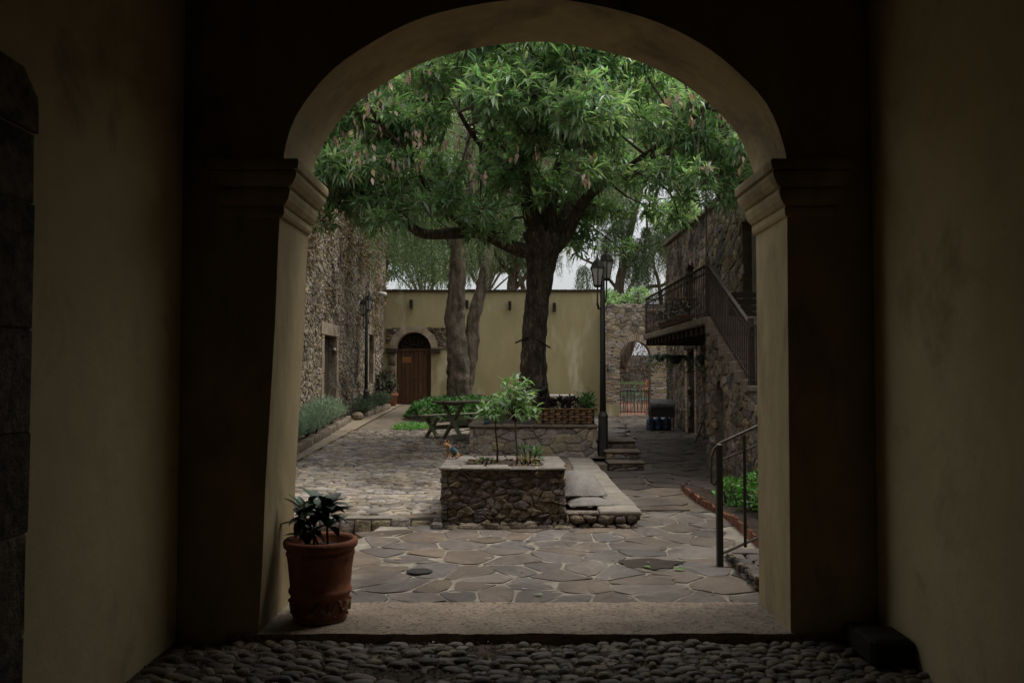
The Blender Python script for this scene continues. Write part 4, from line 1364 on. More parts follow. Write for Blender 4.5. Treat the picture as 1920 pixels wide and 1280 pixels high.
for i, x in enumerate((3.72, 3.93, 4.14)):
    o = MB().lathe([(.10, 0), (.12, .02), (.12, .10), (.11, .12), (.12, .14), (.12, .26), (.05, .34), (.04, .38), (.0401, .381)], (0, 0, 0), 14).build('water_bottle', BLUEP, None, True, True)
    o.location = (x, 22.95, HP + .012)
    tag(o, ['large blue water bottle on the ground under the grill, nearest the gate', 'large blue water bottle in the middle of the three under the grill', 'large blue water bottle nearest the wall under the grill'][i], 'water bottle', 'blue bottles under the grill')
    cp = MB().lathe([(.042, .375), (.042, .40)], (0, 0, 0), 10).build('cap', WHITE, o, True, True)

# ------------------------------------------------------------------ street lamps
def lamp_proto():
    t_ = thing('street_lamp', '', 'street lamp')
    MB().lathe([(.10, 0), (.10, .06), (.085, .08), (.08, .70), (.088, .72), (.065, .76), (.05, .80)], (0, 0, 0), 8).build('pedestal', IRON, t_, False, True)
    MB().tube([(0, 0, .8), (0, 0, 2.0), (0, 0, 2.95), (0, 0, 3.0)], [.05, .044, .038, .02], 10).build('pole', IRON, t_, True, True)
    for s_, z in ((1, 0), (-1, 0)):
        x = s_ * .12 + (.02 if s_ < 0 else -.04)
        zo = 2.98 if s_ > 0 else 2.86
        # bracket
        a = MB().tube([(0, 0, 2.62 + (zo - 2.98)), (x * .7, 0, 2.60 + (zo - 2.98)), (x, 0, 2.72 + (zo - 2.98)), (x, 0, zo - .01)], .014, 6)
        a.tube([(0, 0, 2.52), (x * .9, 0, 2.48), (x * 1.2, 0, 2.58)], .009, 5)
        a.build('bracket', IRON, t_, True, True)
        f = MB()
        f.lathe([(.045, zo - .02), (.07, zo + .005), (.068, zo + .02)], (x, 0, 0), 6)
        for k in range(6):
            t = 2 * math.pi * k / 6
            f.beam((x + .062 * math.cos(t), .062 * math.sin(t), zo + .01), (x + .118 * math.cos(t), .118 * math.sin(t), zo + .30), .012, .012, (0, 1, 0))
        fr_ = f.build('lantern', IRON, t_, False, True)
        MB().lathe([(.058, zo + .02), (.108, zo + .298)], (x, 0, 0), 6).build('glass', FROST, fr_, False, True)
        MB().lathe([(.135, zo + .295), (.13, zo + .315), (.075, zo + .41), (.035, zo + .44), (.03, zo + .46), (.012, zo + .475), (.01, zo + .52)], (x, 0, 0), 6).build('lantern_cap', IRON, fr_, False, True)
    return t_
l1 = lamp_proto()
l1.location = (1.50, 14.1, .18)
l1['label'] = 'tall black double lantern lamp post beside the tan planter and the steps'
l1['group'] = 'double lantern lamp posts'
l1.rotation_euler.z = R(28)
bpy.context.view_layer.update()
l2 = copy_tree(l1)
l2.location = (-4.08, 23.9, .38)
l2['label'] = 'black double lantern lamp post standing against the left stone building'
l2.rotation_euler.z = R(-25)

# ------------------------------------------------------------------ picnic table and benches
def xleg(t_, cx, w_, h_, lean=.0):
    MB().beam((cx, -w_ / 2, 0), (cx, w_ / 2 * .9, h_), .04, .075, (1, 0, 0)).build('leg', GREENWOOD, t_, local=True)
    MB().beam((cx + .042, w_ / 2, 0), (cx + .042, -w_ / 2 * .9, h_), .04, .075, (1, 0, 0)).build('leg', GREENWOOD, t_, local=True)
TA = R(42)
tx, ty = -.74, 17.15
def table(name, label, cat, x, y, ln, wd, ht, npk, mat, group=None):
    t_ = thing(name, label, cat, (x, y, court_z(y) + .02), TA, group)
    for k in range(npk):
        a = -wd / 2 + wd * k / npk
        MB().bbox(-ln / 2, ln / 2, a + .004, a + wd / npk - .004, ht - .035, ht, .004).build('plank', mat, t_, local=True)
    for cx in (-ln / 2 + .22, ln / 2 - .22):
        xleg(t_, cx, wd * (.85 if wd > .5 else 1.25), ht - .036)
    MB().beam((-ln / 2 + .2, 0, ht * .42), (ln / 2 - .2, 0, ht * .42), .04, .09).build('stretcher', GREENWOOD, t_, local=True)
    MB().box(-ln / 2 + .1, -ln / 2 + .16, -wd / 2 + .03, wd / 2 - .03, ht - .075, ht - .037).build('batten', GREENWOOD, t_, local=True)
    return t_
table('picnic_table', 'green painted wooden picnic table with crossed legs in the courtyard', 'picnic table', tx, ty, 1.6, .76, .74, 5, BROWNTOP)
ca, sa = math.cos(TA), math.sin(TA)
table('picnic_bench', 'green picnic bench on the far side of the table, near the hedge', 'bench', tx - sa * .66 - ca * .02, ty + ca * .66 - sa * .02, 1.6, .34, .45, 2, GREENWOOD, 'benches at the picnic table')
table('picnic_bench', 'green picnic bench on the near side of the table beside the tan planter', 'bench', tx + sa * .62 + ca * .1, ty - ca * .62 + sa * .1, 1.6, .34, .45, 2, GREENWOOD, 'benches at the picnic table')

# ------------------------------------------------------------------ lattice planter box with plants
p0 = pt(1007, 795, 14.35)
bx0, bx1, bz = .42, 1.36, .765
lt = thing('lattice_planter_box', 'woven wooden planter box on the right end of the tan planter', 'planter box', (.9, 14.35, bz))
for k in range(5):
    z = bz + .008 + k * .045
    n = 9
    for i in range(n):
        xa = bx0 + (bx1 - bx0) * i / n
        off = .012 if (i + k) % 2 else -.012
        MB().bbox(xa + .003, xa + (bx1 - bx0) / n - (.003 if (i + k) % 2 else .035), 14.24 + off - .006, 14.24 + off + .006, z, z + .036, .003).build('slat', BASKET, lt)
for i in range(10):
    xa = bx0 + (bx1 - bx0) * i / 9
    MB().box(xa - .012, xa + .012, 14.234, 14.248, bz, bz + .235).build('stake', DARKWOOD, lt)
MB().box(bx0, bx1, 14.262, 14.6, bz, bz + .19).build('soil_fill', SOIL, lt)
MB().bbox(bx0 - .02, bx1 + .02, 14.21, 14.26, bz + .232, bz + .258, .005).build('rim', BASKET, lt)

def bush(name, label, cat, mat, c, rad, n, ln, wd, up=.3, stems=6, stem_mat=None, group=None, hollow=.3, seed=1, droop=.15, base=None, kind=None):
    base = base if base is not None else c[2] - rad[2]
    t_ = thing(name, label, cat, (c[0], c[1], base), 0, group, kind)
    r = np.random.default_rng(seed)
    D = unit(n, r)
    rr = r.uniform(hollow, 1, (n, 1)) ** .5
    wob = np.array([1 + .35 * mnoise.noise(Vector((d[0] * 1.7 + seed, d[1] * 1.7, d[2] * 1.7))) for d in D])[:, None]
    P = np.array(c) + D * np.array(rad) * rr * wob
    kp = P[:, 2] > base + .01
    P, D = P[kp], D[kp]
    dd = D + np.array([0, 0, up]) + r.normal(0, .5, D.shape)
    leaves('foliage', mat, P, dd, r.uniform(.7, 1.2, len(P)) * ln, r.uniform(.8, 1.2, len(P)) * wd, t_, droop, seed=seed)
    s_ = MB()
    for k in range(stems):
        a = 2 * math.pi * k / stems + seed
        e = Vector((c[0] + math.cos(a) * rad[0] * .6, c[1] + math.sin(a) * rad[1] * .6, c[2] + rad[2] * .4))
        b = Vector((c[0] + math.cos(a) * .03, c[1] + math.sin(a) * .03, base - .02))
        s_.tube([b, (b + e) / 2 + Vector((0, 0, .05 * rad[2])), e], [.012, .008, .004], 5)
    s_.build('stems', stem_mat or DARKWOOD, t_)
    return t_
for i, x in enumerate((.56, .80, 1.02)):
    bush('purple_shrub', ['dark purple leafed shrub at the left end of the lattice box', 'dark purple leafed shrub in the middle of the lattice box', 'dark purple leafed shrub right of centre in the lattice box'][i], 'shrub', PURPLE,
         (x, 14.46, 1.06), (.18, .14, .14), 520, .06, .028, group='purple shrubs in the lattice box', seed=70 + i, base=.94)
bush('leafy_plant', 'green leafy plant at the right end of the lattice box by the lamp post', 'plant', HEDGE, (1.27, 14.42, 1.06), (.13, .12, .17), 160, .11, .04, seed=75, base=.94)
# tall spiky plant
t_ = thing('spiky_plant', 'tall upright green plant with serrated fronds beside the lamp post', 'plant', (1.27, 14.7, .76))
r = np.random.default_rng(9)
PP, DD = [], []
s_ = MB()
for k in range(9):
    a = r.uniform(0, 6.28); h = r.uniform(.35, .58); le = r.uniform(.02, .16)
    e = Vector((1.27 + math.cos(a) * le, 14.7 + math.sin(a) * le, .76 + h))
    s_.tube([(1.27, 14.7, .76), (1.27 + math.cos(a) * le * .3, 14.7 + math.sin(a) * le * .3, .76 + h * .5), e], [.01, .008, .004], 5)
    for q in np.linspace(.35, 1, 16):
        c_ = np.array([1.27 + math.cos(a) * le * q, 14.7 + math.sin(a) * le * q, .76 + h * q])
        d_ = r.normal(size=3); d_[2] = abs(d_[2]) * .5
        PP.append(c_); DD.append(d_)
s_.build('stems', HEDGE, t_)
leaves('foliage', HEDGE, PP, DD, .10, .03, t_)

# saplings on the dark planter
def sapling(label, x, y, topz_, lean, crown, n, seed):
    t_ = thing('sapling', label, 'sapling', (x, y, .65), 0, 'thin saplings in the dark planter')
    top = Vector((x + lean, y + .03, topz_))
    pts = [Vector((x, y, .63)), Vector((x + lean * .2 + .008, y, .63 + (topz_ - .63) * .35)), Vector((x + lean * .5 - .006, y + .01, .63 + (topz_ - .63) * .7)), top]
    MB().tube(pts, [.012, .010, .009, .007], 6).build('trunk', BARKB, t_, True)
    r = np.random.default_rng(seed)
    s_ = MB(); PP, DD = [], []
    for k in range(n):
        d = Vector(r.normal(size=3)); d.z = abs(d.z) * .9 + .1; d.normalize()
        e = top + Vector((d.x * crown[0], d.y * crown[0], d.z * crown[1]))
        mid = (top + e) / 2 + Vector((0, 0, .05))
        s_.tube([top, mid, e], [.006, .004, .002], 4)
        for q in range(10):
            f = r.uniform(.35, 1.05)
            c_ = top.lerp(e, f) + Vector((0, 0, .04 * math.sin(f * 3)))
            PP.append(c_); dd = Vector(r.normal(size=3)) * .8 + d * .6 + Vector((0, 0, -.25)); DD.append(dd)
    s_.build('twigs', BARKA, t_)
    leaves('foliage', PALEG, np.array([list(v) for v in PP]), np.array([list(v) for v in DD]), r.uniform(.065, .12, len(PP)), r.uniform(.03, .05, len(PP)), t_, .2, seed=seed)
random.seed(3)
sapling('thin leaning sapling with pale green leaves, left one in the dark planter', -.155, 8.95, 1.14, -.02, (.16, .22), 15, 5)
sapling('thin straight sapling with the fuller pale green crown, right one in the dark planter', .05, 8.90, 1.10, -.015, (.24, .48), 44, 6)
bush('small_plant', 'small green and reddish plant at the right of the dark planter', 'plant', HEDGE, (.19, 8.92, .76), (.13, .12, .10), 190, .05, .02, seed=33, base=.66)
bush('small_plant', 'small reddish weed below the green plant on the dark planter', 'plant', DRYLEAF, (.14, 8.80, .70), (.10, .08, .05), 60, .05, .02, seed=34, base=.655)
bush('small_plant', 'tiny green weed at the foot of the left sapling', 'plant', HEDGE, (-.26, 8.86, .68), (.10, .08, .04), 60, .045, .02, seed=35, base=.655)

# lavender and bushes at left
random.seed(10)
r = np.random.default_rng(14)
def lavender(label, x, y, z, w_, h_, n, mat, seed, group):
    t_ = thing('lavender_bush', label, 'bush', (x, y, z), 0, group)
    r = np.random.default_rng(seed)
    PP, DD = [], []
    for k in range(n):
        a = r.uniform(0, 6.28); le = w_ * r.uniform(0, 1) ** .6
        h = h_ * r.uniform(.65, 1.05) * (1 - .4 * (le / w_) ** 2)
        for q in np.linspace(.25, 1, 9):
            c_ = np.array([x + math.cos(a) * le * q ** 1.3, y + math.sin(a) * le * q ** 1.3, z + h * q])
            PP.append(c_ + r.normal(0, .01, 3)); DD.append([math.cos(a) * .3 + r.normal(0, .35), math.sin(a) * .3 + r.normal(0, .35), 1])
    leaves('foliage', mat, PP, DD, .075, .016, t_, .02, seed=seed)
    s_ = MB()
    for k in range(8):
        a = k * .785
        s_.tube([(x, y, z - .02), (x + math.cos(a) * w_ * .3, y + math.sin(a) * w_ * .3, z + h_ * .5)], [.01, .005], 4)
    s_.build('stems', DARKWOOD, t_)
lavs = [(-3.78, 13.6, .30, .38, .42), (-3.86, 14.9, .32, .42, .50), (-3.88, 16.2, .34, .42, .52), (-4.02, 17.6, .36, .48, .62), (-4.15, 18.9, .38, .46, .66), (-4.26, 20.2, .40, .40, .55)]
nm = ['nearest pale grey green lavender bush at the edge of the arch', 'pale grey green lavender bush, second along the kerb', 'pale grey green lavender bush, third along the kerb', 'large pale lavender bush, fourth along the kerb', 'tallest pale lavender bush just before the doorway in the left wall', 'last pale lavender bush below the narrow doorway in the left wall']
for i, (x, y, z, a, b) in enumerate(lavs):
    lavender(nm[i], x, y, z + .05, a, b, 330, SAGE, 80 + i, 'lavender bushes in the left bed')
SAGED = M('dull_bush_leaf', (.10, .13, .085), (.06, .085, .055), 4, .7, 0, rand=.35, huev=.02, transl=.2, grime=0)
for i, (x, y, a, b) in enumerate(((-4.0, 22.9, .40, .42), (-4.12, 24.6, .45, .50), (-4.05, 26.0, .45, .50), (-4.15, 27.3, .4, .45))):
    lavender(['dull green bush in front of the left lamp post', 'dull green bush right behind the left lamp post', 'dull green bush between the left lamp post and the potted plant', 'dull green bush next to the terracotta pot by the door'][i], x, y, court_z(y) + .1, a, b, 300, SAGED, 90 + i, 'dull bushes along the left wall')
# rock by the bush
o = MB().ball((0, 0, 0), .16, .13, .12, 9, 5).build('rock', DRESSED, None, False, True); o.location = (-4.0, 22.2, court_z(22.2) + .12)
tag(o, 'rounded rock at the corner of the left flower bed', 'rock')
# terracotta pot by the door
p = Vector((-4.10, 29.0, court_z(29)))
t_ = thing('potted_plant', 'terracotta pot with tall dark shrub left of the wooden door', 'potted plant', p.to_tuple())
MB().lathe([(.15, 0), (.21, .36), (.24, .37), (.24, .46), (.21, .46), (.20, .42)], p, 16).build('pot', TERRA, t_, True)
r = np.random.default_rng(2)
D = unit(900, r)
P = np.array([p.x - .25, p.y - .1, 1.25]) + D * np.array([.5, .4, .45]) * r.uniform(.3, 1, (900, 1))
leaves('foliage', M('dark_shrub_leaf', (.03, .045, .02), (.018, .028, .014), 4, .5, 0, rand=.4, grime=0), P, D + r.normal(0, .5, D.shape), .12, .045, t_)
leaves('blossoms', RED, P[:14] + D[:14] * .1, D[:14], .08, .06, t_)
s_ = MB()
for k in range(6): s_.tube([(p.x, p.y, .85), (p.x - .25 + .2 * math.cos(k), p.y - .1, 1.3)], [.015, .008], 5)
s_.build('stems', DARKWOOD, t_)

# ground cover hedge round the pepper tree
def carpet(name, label, mat, x0, x1, y0, y1, z, hgt, n, ln, seed):
    r = np.random.default_rng(seed)
    x, y = r.uniform(-1, 1, n), r.uniform(-1, 1, n)
    kp = (np.abs(x) ** 3 + np.abs(y) ** 3) < 1 + .3 * np.sin(x * 9 + y * 7)
    x, y = x[kp], y[kp]
    e = np.maximum(.15, 1 - np.maximum(np.abs(x), np.abs(y)) ** 6)
    X, Y = x0 + (x + 1) / 2 * (x1 - x0), y0 + (y + 1) / 2 * (y1 - y0)
    wob = np.array([mnoise.noise(Vector((a * 2.2, b * 2.2, 0))) for a, b in zip(X, Y)])
    Z = z + hgt * e * (1 + .35 * wob) * r.uniform(.55, 1, len(X)) ** .5
    D = r.normal(0, 1, (len(X), 3)); D[:, 2] = np.abs(D[:, 2]) * .6 + .2
    o = leaves(name, mat, np.stack([X, Y, Z], 1), D, r.uniform(.7, 1.2, len(X)) * ln, r.uniform(.7, 1.2, len(X)) * ln * .5, None, seed=seed)
    return tag(o, label, 'ground cover', kind='stuff')
carpet('ivy_groundcover', 'thick bright green groundcover round the foot of the two trunk tree', HEDGE, -2.9, .3, 21.6, 26.8, court_z(22), .50, 12000, .13, 1)
carpet('low_groundcover', 'small flat patch of bright green groundcover left of the picnic table', LIME, -2.75, -1.85, 19.0, 20.9, court_z(20), .06, 1600, .08, 2)

# bright plants in right bed
bd = thing('bed_edging', 'row of jagged terracotta tiles edging the right garden bed', 'edging', (2.2, 9, .08))
y = 7.55
while y < 11.0:
    l = random.uniform(.13, .20)
    m = MB().bbox(-l / 2 + .004, l / 2 - .004, -.014, .014, -.06, .085 + random.uniform(-.025, .02), .005, .005)
    o = link('edging_tile', m.mesh('edging_tile', TERRATILE), bd, (2.20 + .012 * math.sin(y * 3) - 2.2, y + l / 2 - 9, terrace_z(2, y) - .08))
    o.rotation_euler = (random.gauss(0, .06), random.gauss(0, .08), R(90) + random.gauss(0, .05))
    y += l
m = MB()
for j in range(31):
    for i in range(13):
        x, y = 2.22 + .95 * i / 12, 7.5 + 3.6 * j / 30
        m.v.append((x, y, terrace_z(x, y) + .045 + .03 * mnoise.noise(Vector((x * 5, y * 5, 0))) + .012 * mnoise.noise(Vector((x * 17, y * 17, 0)))))
for j in range(30):
    for i in range(12):
        a = j * 13 + i
        m.f.append((a, a + 1, a + 14, a + 13))
tag(m.build('garden_soil', SOIL, None, True), kind='structure')
for i, (x, y, s_) in enumerate(((2.42, 9.55, .15), (2.58, 9.15, .19), (2.74, 9.0, .24), (2.66, 8.75, .20), (2.86, 8.7, .27))):
    bush('leafy_plant', ['small yellow green plant nearest the path in the right bed', 'bright green plant behind the handrail post in the right bed', 'taller bright green plant against the right pillar', 'low bright green plant in front of the taller one', 'bright green plant mostly hidden by the right pillar'][i], 'plant', LIME,
         (x, y, .13 + s_), (s_ * 1.0, s_ * .9, s_), 230, .07, .042, group='bright plants in the right bed', seed=100 + i, base=.12, stem_mat=HEDGE)

# handrail and side step at right
sp = thing('side_steps', 'low stone side step climbing to the right beside the handrail', 'steps', (2.1, 6.7, 0))
for k in range(3):
    m = MB().box(1.80 + .38 * k, 4.4, 6.28, 7.22, -.05 + .14 * k, .10 + .14 * k - .03)
    m.build('step_core', DARKMORTAR, sp)
random.seed(17)
lay(sp, 'edge_stone', VOLC, voronoi(.94, .12, .12, .08, .3), (1.80, 7.22, 0), (0, -1, 0), (0, 0, 1), (-1, 0, 0), h=(.01, .03), gap=.01, dome=.5, jit=.006, base=-.02)
lay(sp, 'tread_stone', FLAG, voronoi(.6, .94, .26, .24, .35), (1.79, 6.28, .072), (1, 0, 0), (0, 1, 0), (0, 0, 1), h=(.028, .034), gap=.02, cut=.12, dome=.3, jit=.004, base=-.02, smooth=False, keep=lambda u, v: u < .42)
hr = thing('handrail', 'black iron handrail with a curled end rising beside the right pillar', 'handrail', (1.68, 6.95, .03))
MB().bbox(1.655, 1.705, 6.93, 6.98, .03, 1.03, .006).build('post', IRON, hr)
MB().tube([(1.885, 6.95, .20), (1.885, 6.95, 1.10)], .013, 8).build('post', IRON, hr)
MB().tube([(2.9, 6.95, .50), (2.9, 6.95, 1.50)], .013, 8).build('post', IRON, hr)
MB().tube([(1.66, 6.95, .74), (1.635, 6.95, .70), (1.615, 6.95, .72), (1.61, 6.95, .80), (1.615, 6.95, .92), (1.64, 6.95, .99), (1.69, 6.95, 1.035), (2.05, 6.95, 1.20), (3.0, 6.95, 1.62)], .013, 8).build('top_rail', RAILM, hr, True)
MB().tube([(1.70, 6.95, .90), (3.0, 6.95, 1.45)], .011, 6).build('middle_rail', RAILM, hr)
MB().tube([(1.70, 6.95, .15), (3.0, 6.95, .72)], .011, 6).build('bottom_rail', RAILM, hr)

# ------------------------------------------------------------------ terracotta pot in the arch
px_, py_ = -1.245, 5.60
pot = thing('terracotta_pot', 'large terracotta pot with garland relief holding a dark glossy plant, at left jamb', 'plant pot', (px_, py_, .018))
MB().lathe([(.163, 0), (.170, .015), (.178, .06), (.186, .13), (.190, .165), (.199, .172), (.203, .185), (.199, .198), (.193, .205),
            (.198, .26), (.205, .34), (.211, .405), (.217, .41), (.219, .43), (.213, .44), (.222, .452), (.236, .468), (.240, .488), (.236, .505), (.222, .514), (.208, .510),
            (.200, .49), (.195, .44), (.01, .435)], (0, 0, 0), 56,
           flute=lambda t, z: (.0035 * (1 if int(t * 14) % 2 else 0) if .40 < z < .412 else 0)).build('pot_body', TERRA, pot, True, True)
rl = MB()
for k in range(9):
    t = 2 * math.pi * k / 9
    def on(tt, z, o_=.006):
        rr = .170 + (z - .02) * .125 + o_
        return (rr * math.cos(tt), rr * math.sin(tt), z)
    pts = [on(t + q * .64, .125 - .065 * math.sin(q * math.pi)) for q in np.linspace(0, 1, 9)]
    rl.tube(pts, [.006, .010, .013, .015, .016, .015, .013, .010, .006], 6)
    rl.ball(on(t, .13, .004), .017, n=7, m=4)
    for q in range(5):
        rl.ball(on(t + .12 + q * .1, .06 + .02 * math.sin(q), .012), .010, n=6, m=3)
    for q in range(5):
        a = q * 1.256
        rl.ball(on(t + .32 + .05 * math.cos(a), .118 + .011 * math.sin(a), .004), .008, n=6, m=3)
rl.build('garland_relief', TERRAW, pot, True, True)
MB().lathe([(.1705, .0), (.176, .018), (.172, .03)], (0, 0, 0), 40).build('foot_ring', TERRAW, pot, True, True)
MB().lathe([(.193, .45), (.10, .462), (.01, .468)], (0, 0, 0), 30).build('soil', SOIL, pot, True, True)
pp = thing('potted_shrub', 'dark glossy broad leafed plant with two thin stems growing in the terracotta pot', 'plant', (px_, py_, .47))
random.seed(44)
def leaf_mesh(ln, wd, bend, fold, mat):
    m = MB()
    n = 7
    for i in range(n):
        t = i / (n - 1)
        w2 = wd / 2 * (math.sin(math.pi * min(1, t ** .8 * .97 + .02))) ** .8 + .002
        z = -bend * t * t * ln
        x = ln * t
        m.v += [(x, -w2, z + fold * w2), (x, 0, z), (x, w2, z + fold * w2)]
    for i in range(n - 1):
        a = i * 3
        m.f += [(a, a + 3, a + 4, a + 1), (a + 1, a + 4, a + 5, a + 2)]
    return m.mesh('leaf', mat, True)
lms = [leaf_mesh(.16, .085, .25, .3, CROTON), leaf_mesh(.14, .09, .5, .25, CROTON), leaf_mesh(.18, .078, .1, .35, CROTON), leaf_mesh(.15, .10, .15, .2, CROTONG)]
stems = [((.00 - .04, 0, -.01), (-.055, .01, .10), (-.03, 0, .22)), ((.05, -.02, -.01), (.045, -.02, .14), (.055, -.015, .25)), ((-.02, .03, .0), (-.09, .04, .16), (-.12, .03, .2))]
for a, b, c in stems:
    MB().tube([a, b, c], [.008, .007, .006], 6).build('stem', BARKB, pp, True, True)
tops = [Vector(s[2]) for s in stems] + [Vector((-.1, .02, .12)), Vector((.05, -.02, .18)), Vector((0, .05, .26)), Vector((-.03, 0, .30))]
for k in range(84):
    t0 = tops[k % len(tops)]
    a = random.uniform(0, 6.28)
    el = random.uniform(-.45, 1.1)
    o = link('leaf', lms[3] if k in (5, 11, 19, 26, 33, 54) else lms[random.randrange(3)], pp, t0 + Vector((math.cos(a) * .01, math.sin(a) * .01, random.uniform(-.05, .04))))
    o.rotation_euler = Vector((math.cos(a) * math.cos(el), math.sin(a) * math.cos(el), math.sin(el))).to_track_quat('X', 'Z').to_euler()
    s_ = random.uniform(.6, 1.05)
    o.scale = (s_, s_, s_)

# ------------------------------------------------------------------ small things on the ground
dc = MB()
for k in range(1): pass
pts = [( .105 * math.cos(2 * math.pi * k / 20) * (1 + .05 * math.sin(k * 2.2)), .085 * math.sin(2 * math.pi * k / 20) * (1 + .06 * math.cos(k * 1.7))) for k in range(20)]
z_ = terrace_z(0, 6.78) + .016
dc.add([(x - .73, y + 6.78, z_) for x, y in pts] + [(x * .9 - .73, y * .9 + 6.78, z_ + .006) for x, y in pts], [tuple(range(20, 40))] + [(k, (k + 1) % 20, 20 + (k + 1) % 20, 20 + k) for k in range(20)])
tag(dc.build('drain_cover', IRONDR), 'small dark oval drain cover set in the flagstones', 'drain cover')
wp = MB()
n = 40
for k in range(n):
    t = 2 * math.pi * k / n
    rr = 1 + .45 * mnoise.noise(Vector((math.cos(t) * 1.6 + 4, math.sin(t) * 1.6, 0)))
    x, y = 1.13 + .22 * rr * math.cos(t) + .04 * math.sin(2 * t), 7.02 + .17 * rr * math.sin(t)
    wp.v.append((x, y, terrace_z(x, y) + .011))
wp.f.append(tuple(range(n)))
o = wp.build('damp_stain', WET); o['kind'] = 'stuff'
tag(o, 'dark damp stain on the flagstones near the right jamb', 'damp stain')
def litter(name, label, n, xr, yr, zf, mat, seed, ln=.05, clump=None):
    r = np.random.default_rng(seed)
    x, y = r.uniform(*xr, n), r.uniform(*yr, n)
    if clump:
        kp = np.array([mnoise.noise(Vector((a * clump, b * clump, seed))) > .1 for a, b in zip(x, y)])
        x, y = x[kp], y[kp]
    P = np.array([(a, b, zf(a, b) + .012 + r.uniform(0, .008)) for a, b in zip(x, y)])
    D = np.stack([r.normal(size=len(P)), r.normal(size=len(P)), np.abs(r.normal(0, .12, len(P)))], 1)
    o = leaves(name, mat, P, D, r.uniform(.6, 1.3, len(P)) * ln, r.uniform(.25, .5, len(P)) * ln, None, .02, seed=seed)
    return tag(o, label, 'fallen leaves', kind='stuff')
litter('fallen_leaves', 'dry leaves scattered over the cobbled courtyard', 1500, (-3.6, -.8), (9, 19), lambda a, b: court_z(b) + .03, DRYLEAF, 1, .07, 1.3)
litter('fallen_leaves', 'dry leaves gathered on the low ledge and the bare ground between the planters', 700, (-.6, 1.0), (9.7, 13.9), lambda a, b: .215, DRYLEAF, 2, .08, 1.5)
litter('fallen_leaves', 'few dry leaves scattered over the flagstones before the planter', 26, (-1.2, 2.1), (6.1, 8.3), lambda a, b: terrace_z(a, b) + .006, DRYLEAF, 3, .05)
litter('fallen_leaves', 'dry leaves along the shaded flagstone path at right', 240, (1.4, 4.3), (9, 24), lambda a, b: terrace_z(a, b) + .004, DRYLEAF, 4, .06, 1.2)
litter('fallen_leaves', 'thick patch of brown dry leaves on the ground in front of the picnic table', 700, (-1.9, -.75), (13.6, 16.6), lambda a, b: court_z(b) + .03, BROWNLEAF, 15, .08, 1.6)
litter('fallen_leaves', 'dry leaves lying on the soil of the dark planter', 120, (-.45, .3), (8.65, 9.3), lambda a, b: .655, DRYLEAF, 5, .05)
litter('fallen_leaves', 'small litter caught between the cobbles of the passage', 60, (-1.6, 1.9), (4.4, 5.25), lambda a, b: -.035, M('pale_litter', (.3, .25, .18), (.2, .17, .12), 5, .9, 0, rand=.4, grime=0), 6, .03)
for i, (x, y, l, an) in enumerate(((1.10, 6.86, .09, 2.2), (1.28, 6.82, .10, .2), (.22, 6.14, .07, 2.8))):
    me = leaf_mesh(l, l * .35, .1, .4, LIME if i != 2 else PALEG)
    o = link('fallen_leaf', me, None, (x, y, terrace_z(x, y) + .024), (0, 0, an))
    tag(o, ['pale green fallen leaf curled on the damp stain', 'flat green fallen leaf just right of the damp stain', 'pale fallen leaf at the edge of the threshold'][i], 'leaf')

# ------------------------------------------------------------------ dog figure on the planter corner
def skin(name, chain, edges, mat, parent, sub=2, scale=1.0):
    me = bpy.data.meshes.new(name)
    me.from_pydata([c[:3] for c in chain], edges, [])
    o = link(name, me, parent)
    me.materials.append(mat)
    sk_ = o.modifiers.new('skin', 'SKIN')
    for i, c in enumerate(chain):
        v = me.skin_vertices[0].data[i]
        rr = c[3]
        v.radius = rr if isinstance(rr, tuple) else (rr, rr)
        v.use_root = (i == 0)
    sk_.use_smooth_shade = True
    o.modifiers.new('sub', 'SUBSURF').levels = sub
    o.modifiers['sub'].render_levels = sub
    return o
dg = thing('dog_figure', 'small tan dog in a blue green sweater on one corner of the dark planter', 'dog', (-.655, 9.26, .685), R(222))
# local: +x is forward
ch = [(0, 0, .085, .030), (-.05, 0, .062, .036), (-.075, 0, .040, .034), (.030, 0, .108, .030), (.048, 0, .132, .026), (.066, 0, .150, .032), (.098, 0, .144, .016),
      (.035, .018, .06, .012), (.040, .020, .022, .009), (.050, .020, .006, .010), (.035, -.018, .06, .012), (.040, -.020, .022, .009), (.050, -.020, .006, .010),
      (-.060, .034, .022, .017), (-.025, .038, .008, .010), (-.060, -.034, .022, .017), (-.025, -.038, .008, .010), (-.105, 0, .022, .008), (-.125, .012, .012, .005)]
ed = [(0, 1), (1, 2), (0, 3), (3, 4), (4, 5), (5, 6), (3, 7), (7, 8), (8, 9), (3, 10), (10, 11), (11, 12), (2, 13), (13, 14), (2, 15), (15, 16), (2, 17), (17, 18)]
skin('body', ch, ed, FUR, dg)
skin('sweater', [(0, 0, .087, .036), (-.045, 0, .066, .041), (-.070, 0, .048, .037), (.028, 0, .108, .036), (.044, 0, .126, .032)], [(0, 1), (1, 2), (0, 3), (3, 4)], KNIT, dg)
for s_ in (-1, 1):
    MB().add([(.066, s_ * .010, .172), (.064, s_ * .030, .165), (.050, s_ * .018, .168), (.058, s_ * .034, .200)], [(0, 1, 3), (1, 2, 3), (2, 0, 3), (0, 2, 1)]).build('ear', FUR, dg, True, True)
    MB().ball((.090, s_ * .014, .160), .0045, n=6, m=4).build('eye', IRON, dg, True, True)
MB().ball((.113, 0, .150), .006, n=6, m=4).build('nose', IRON, dg, True, True)
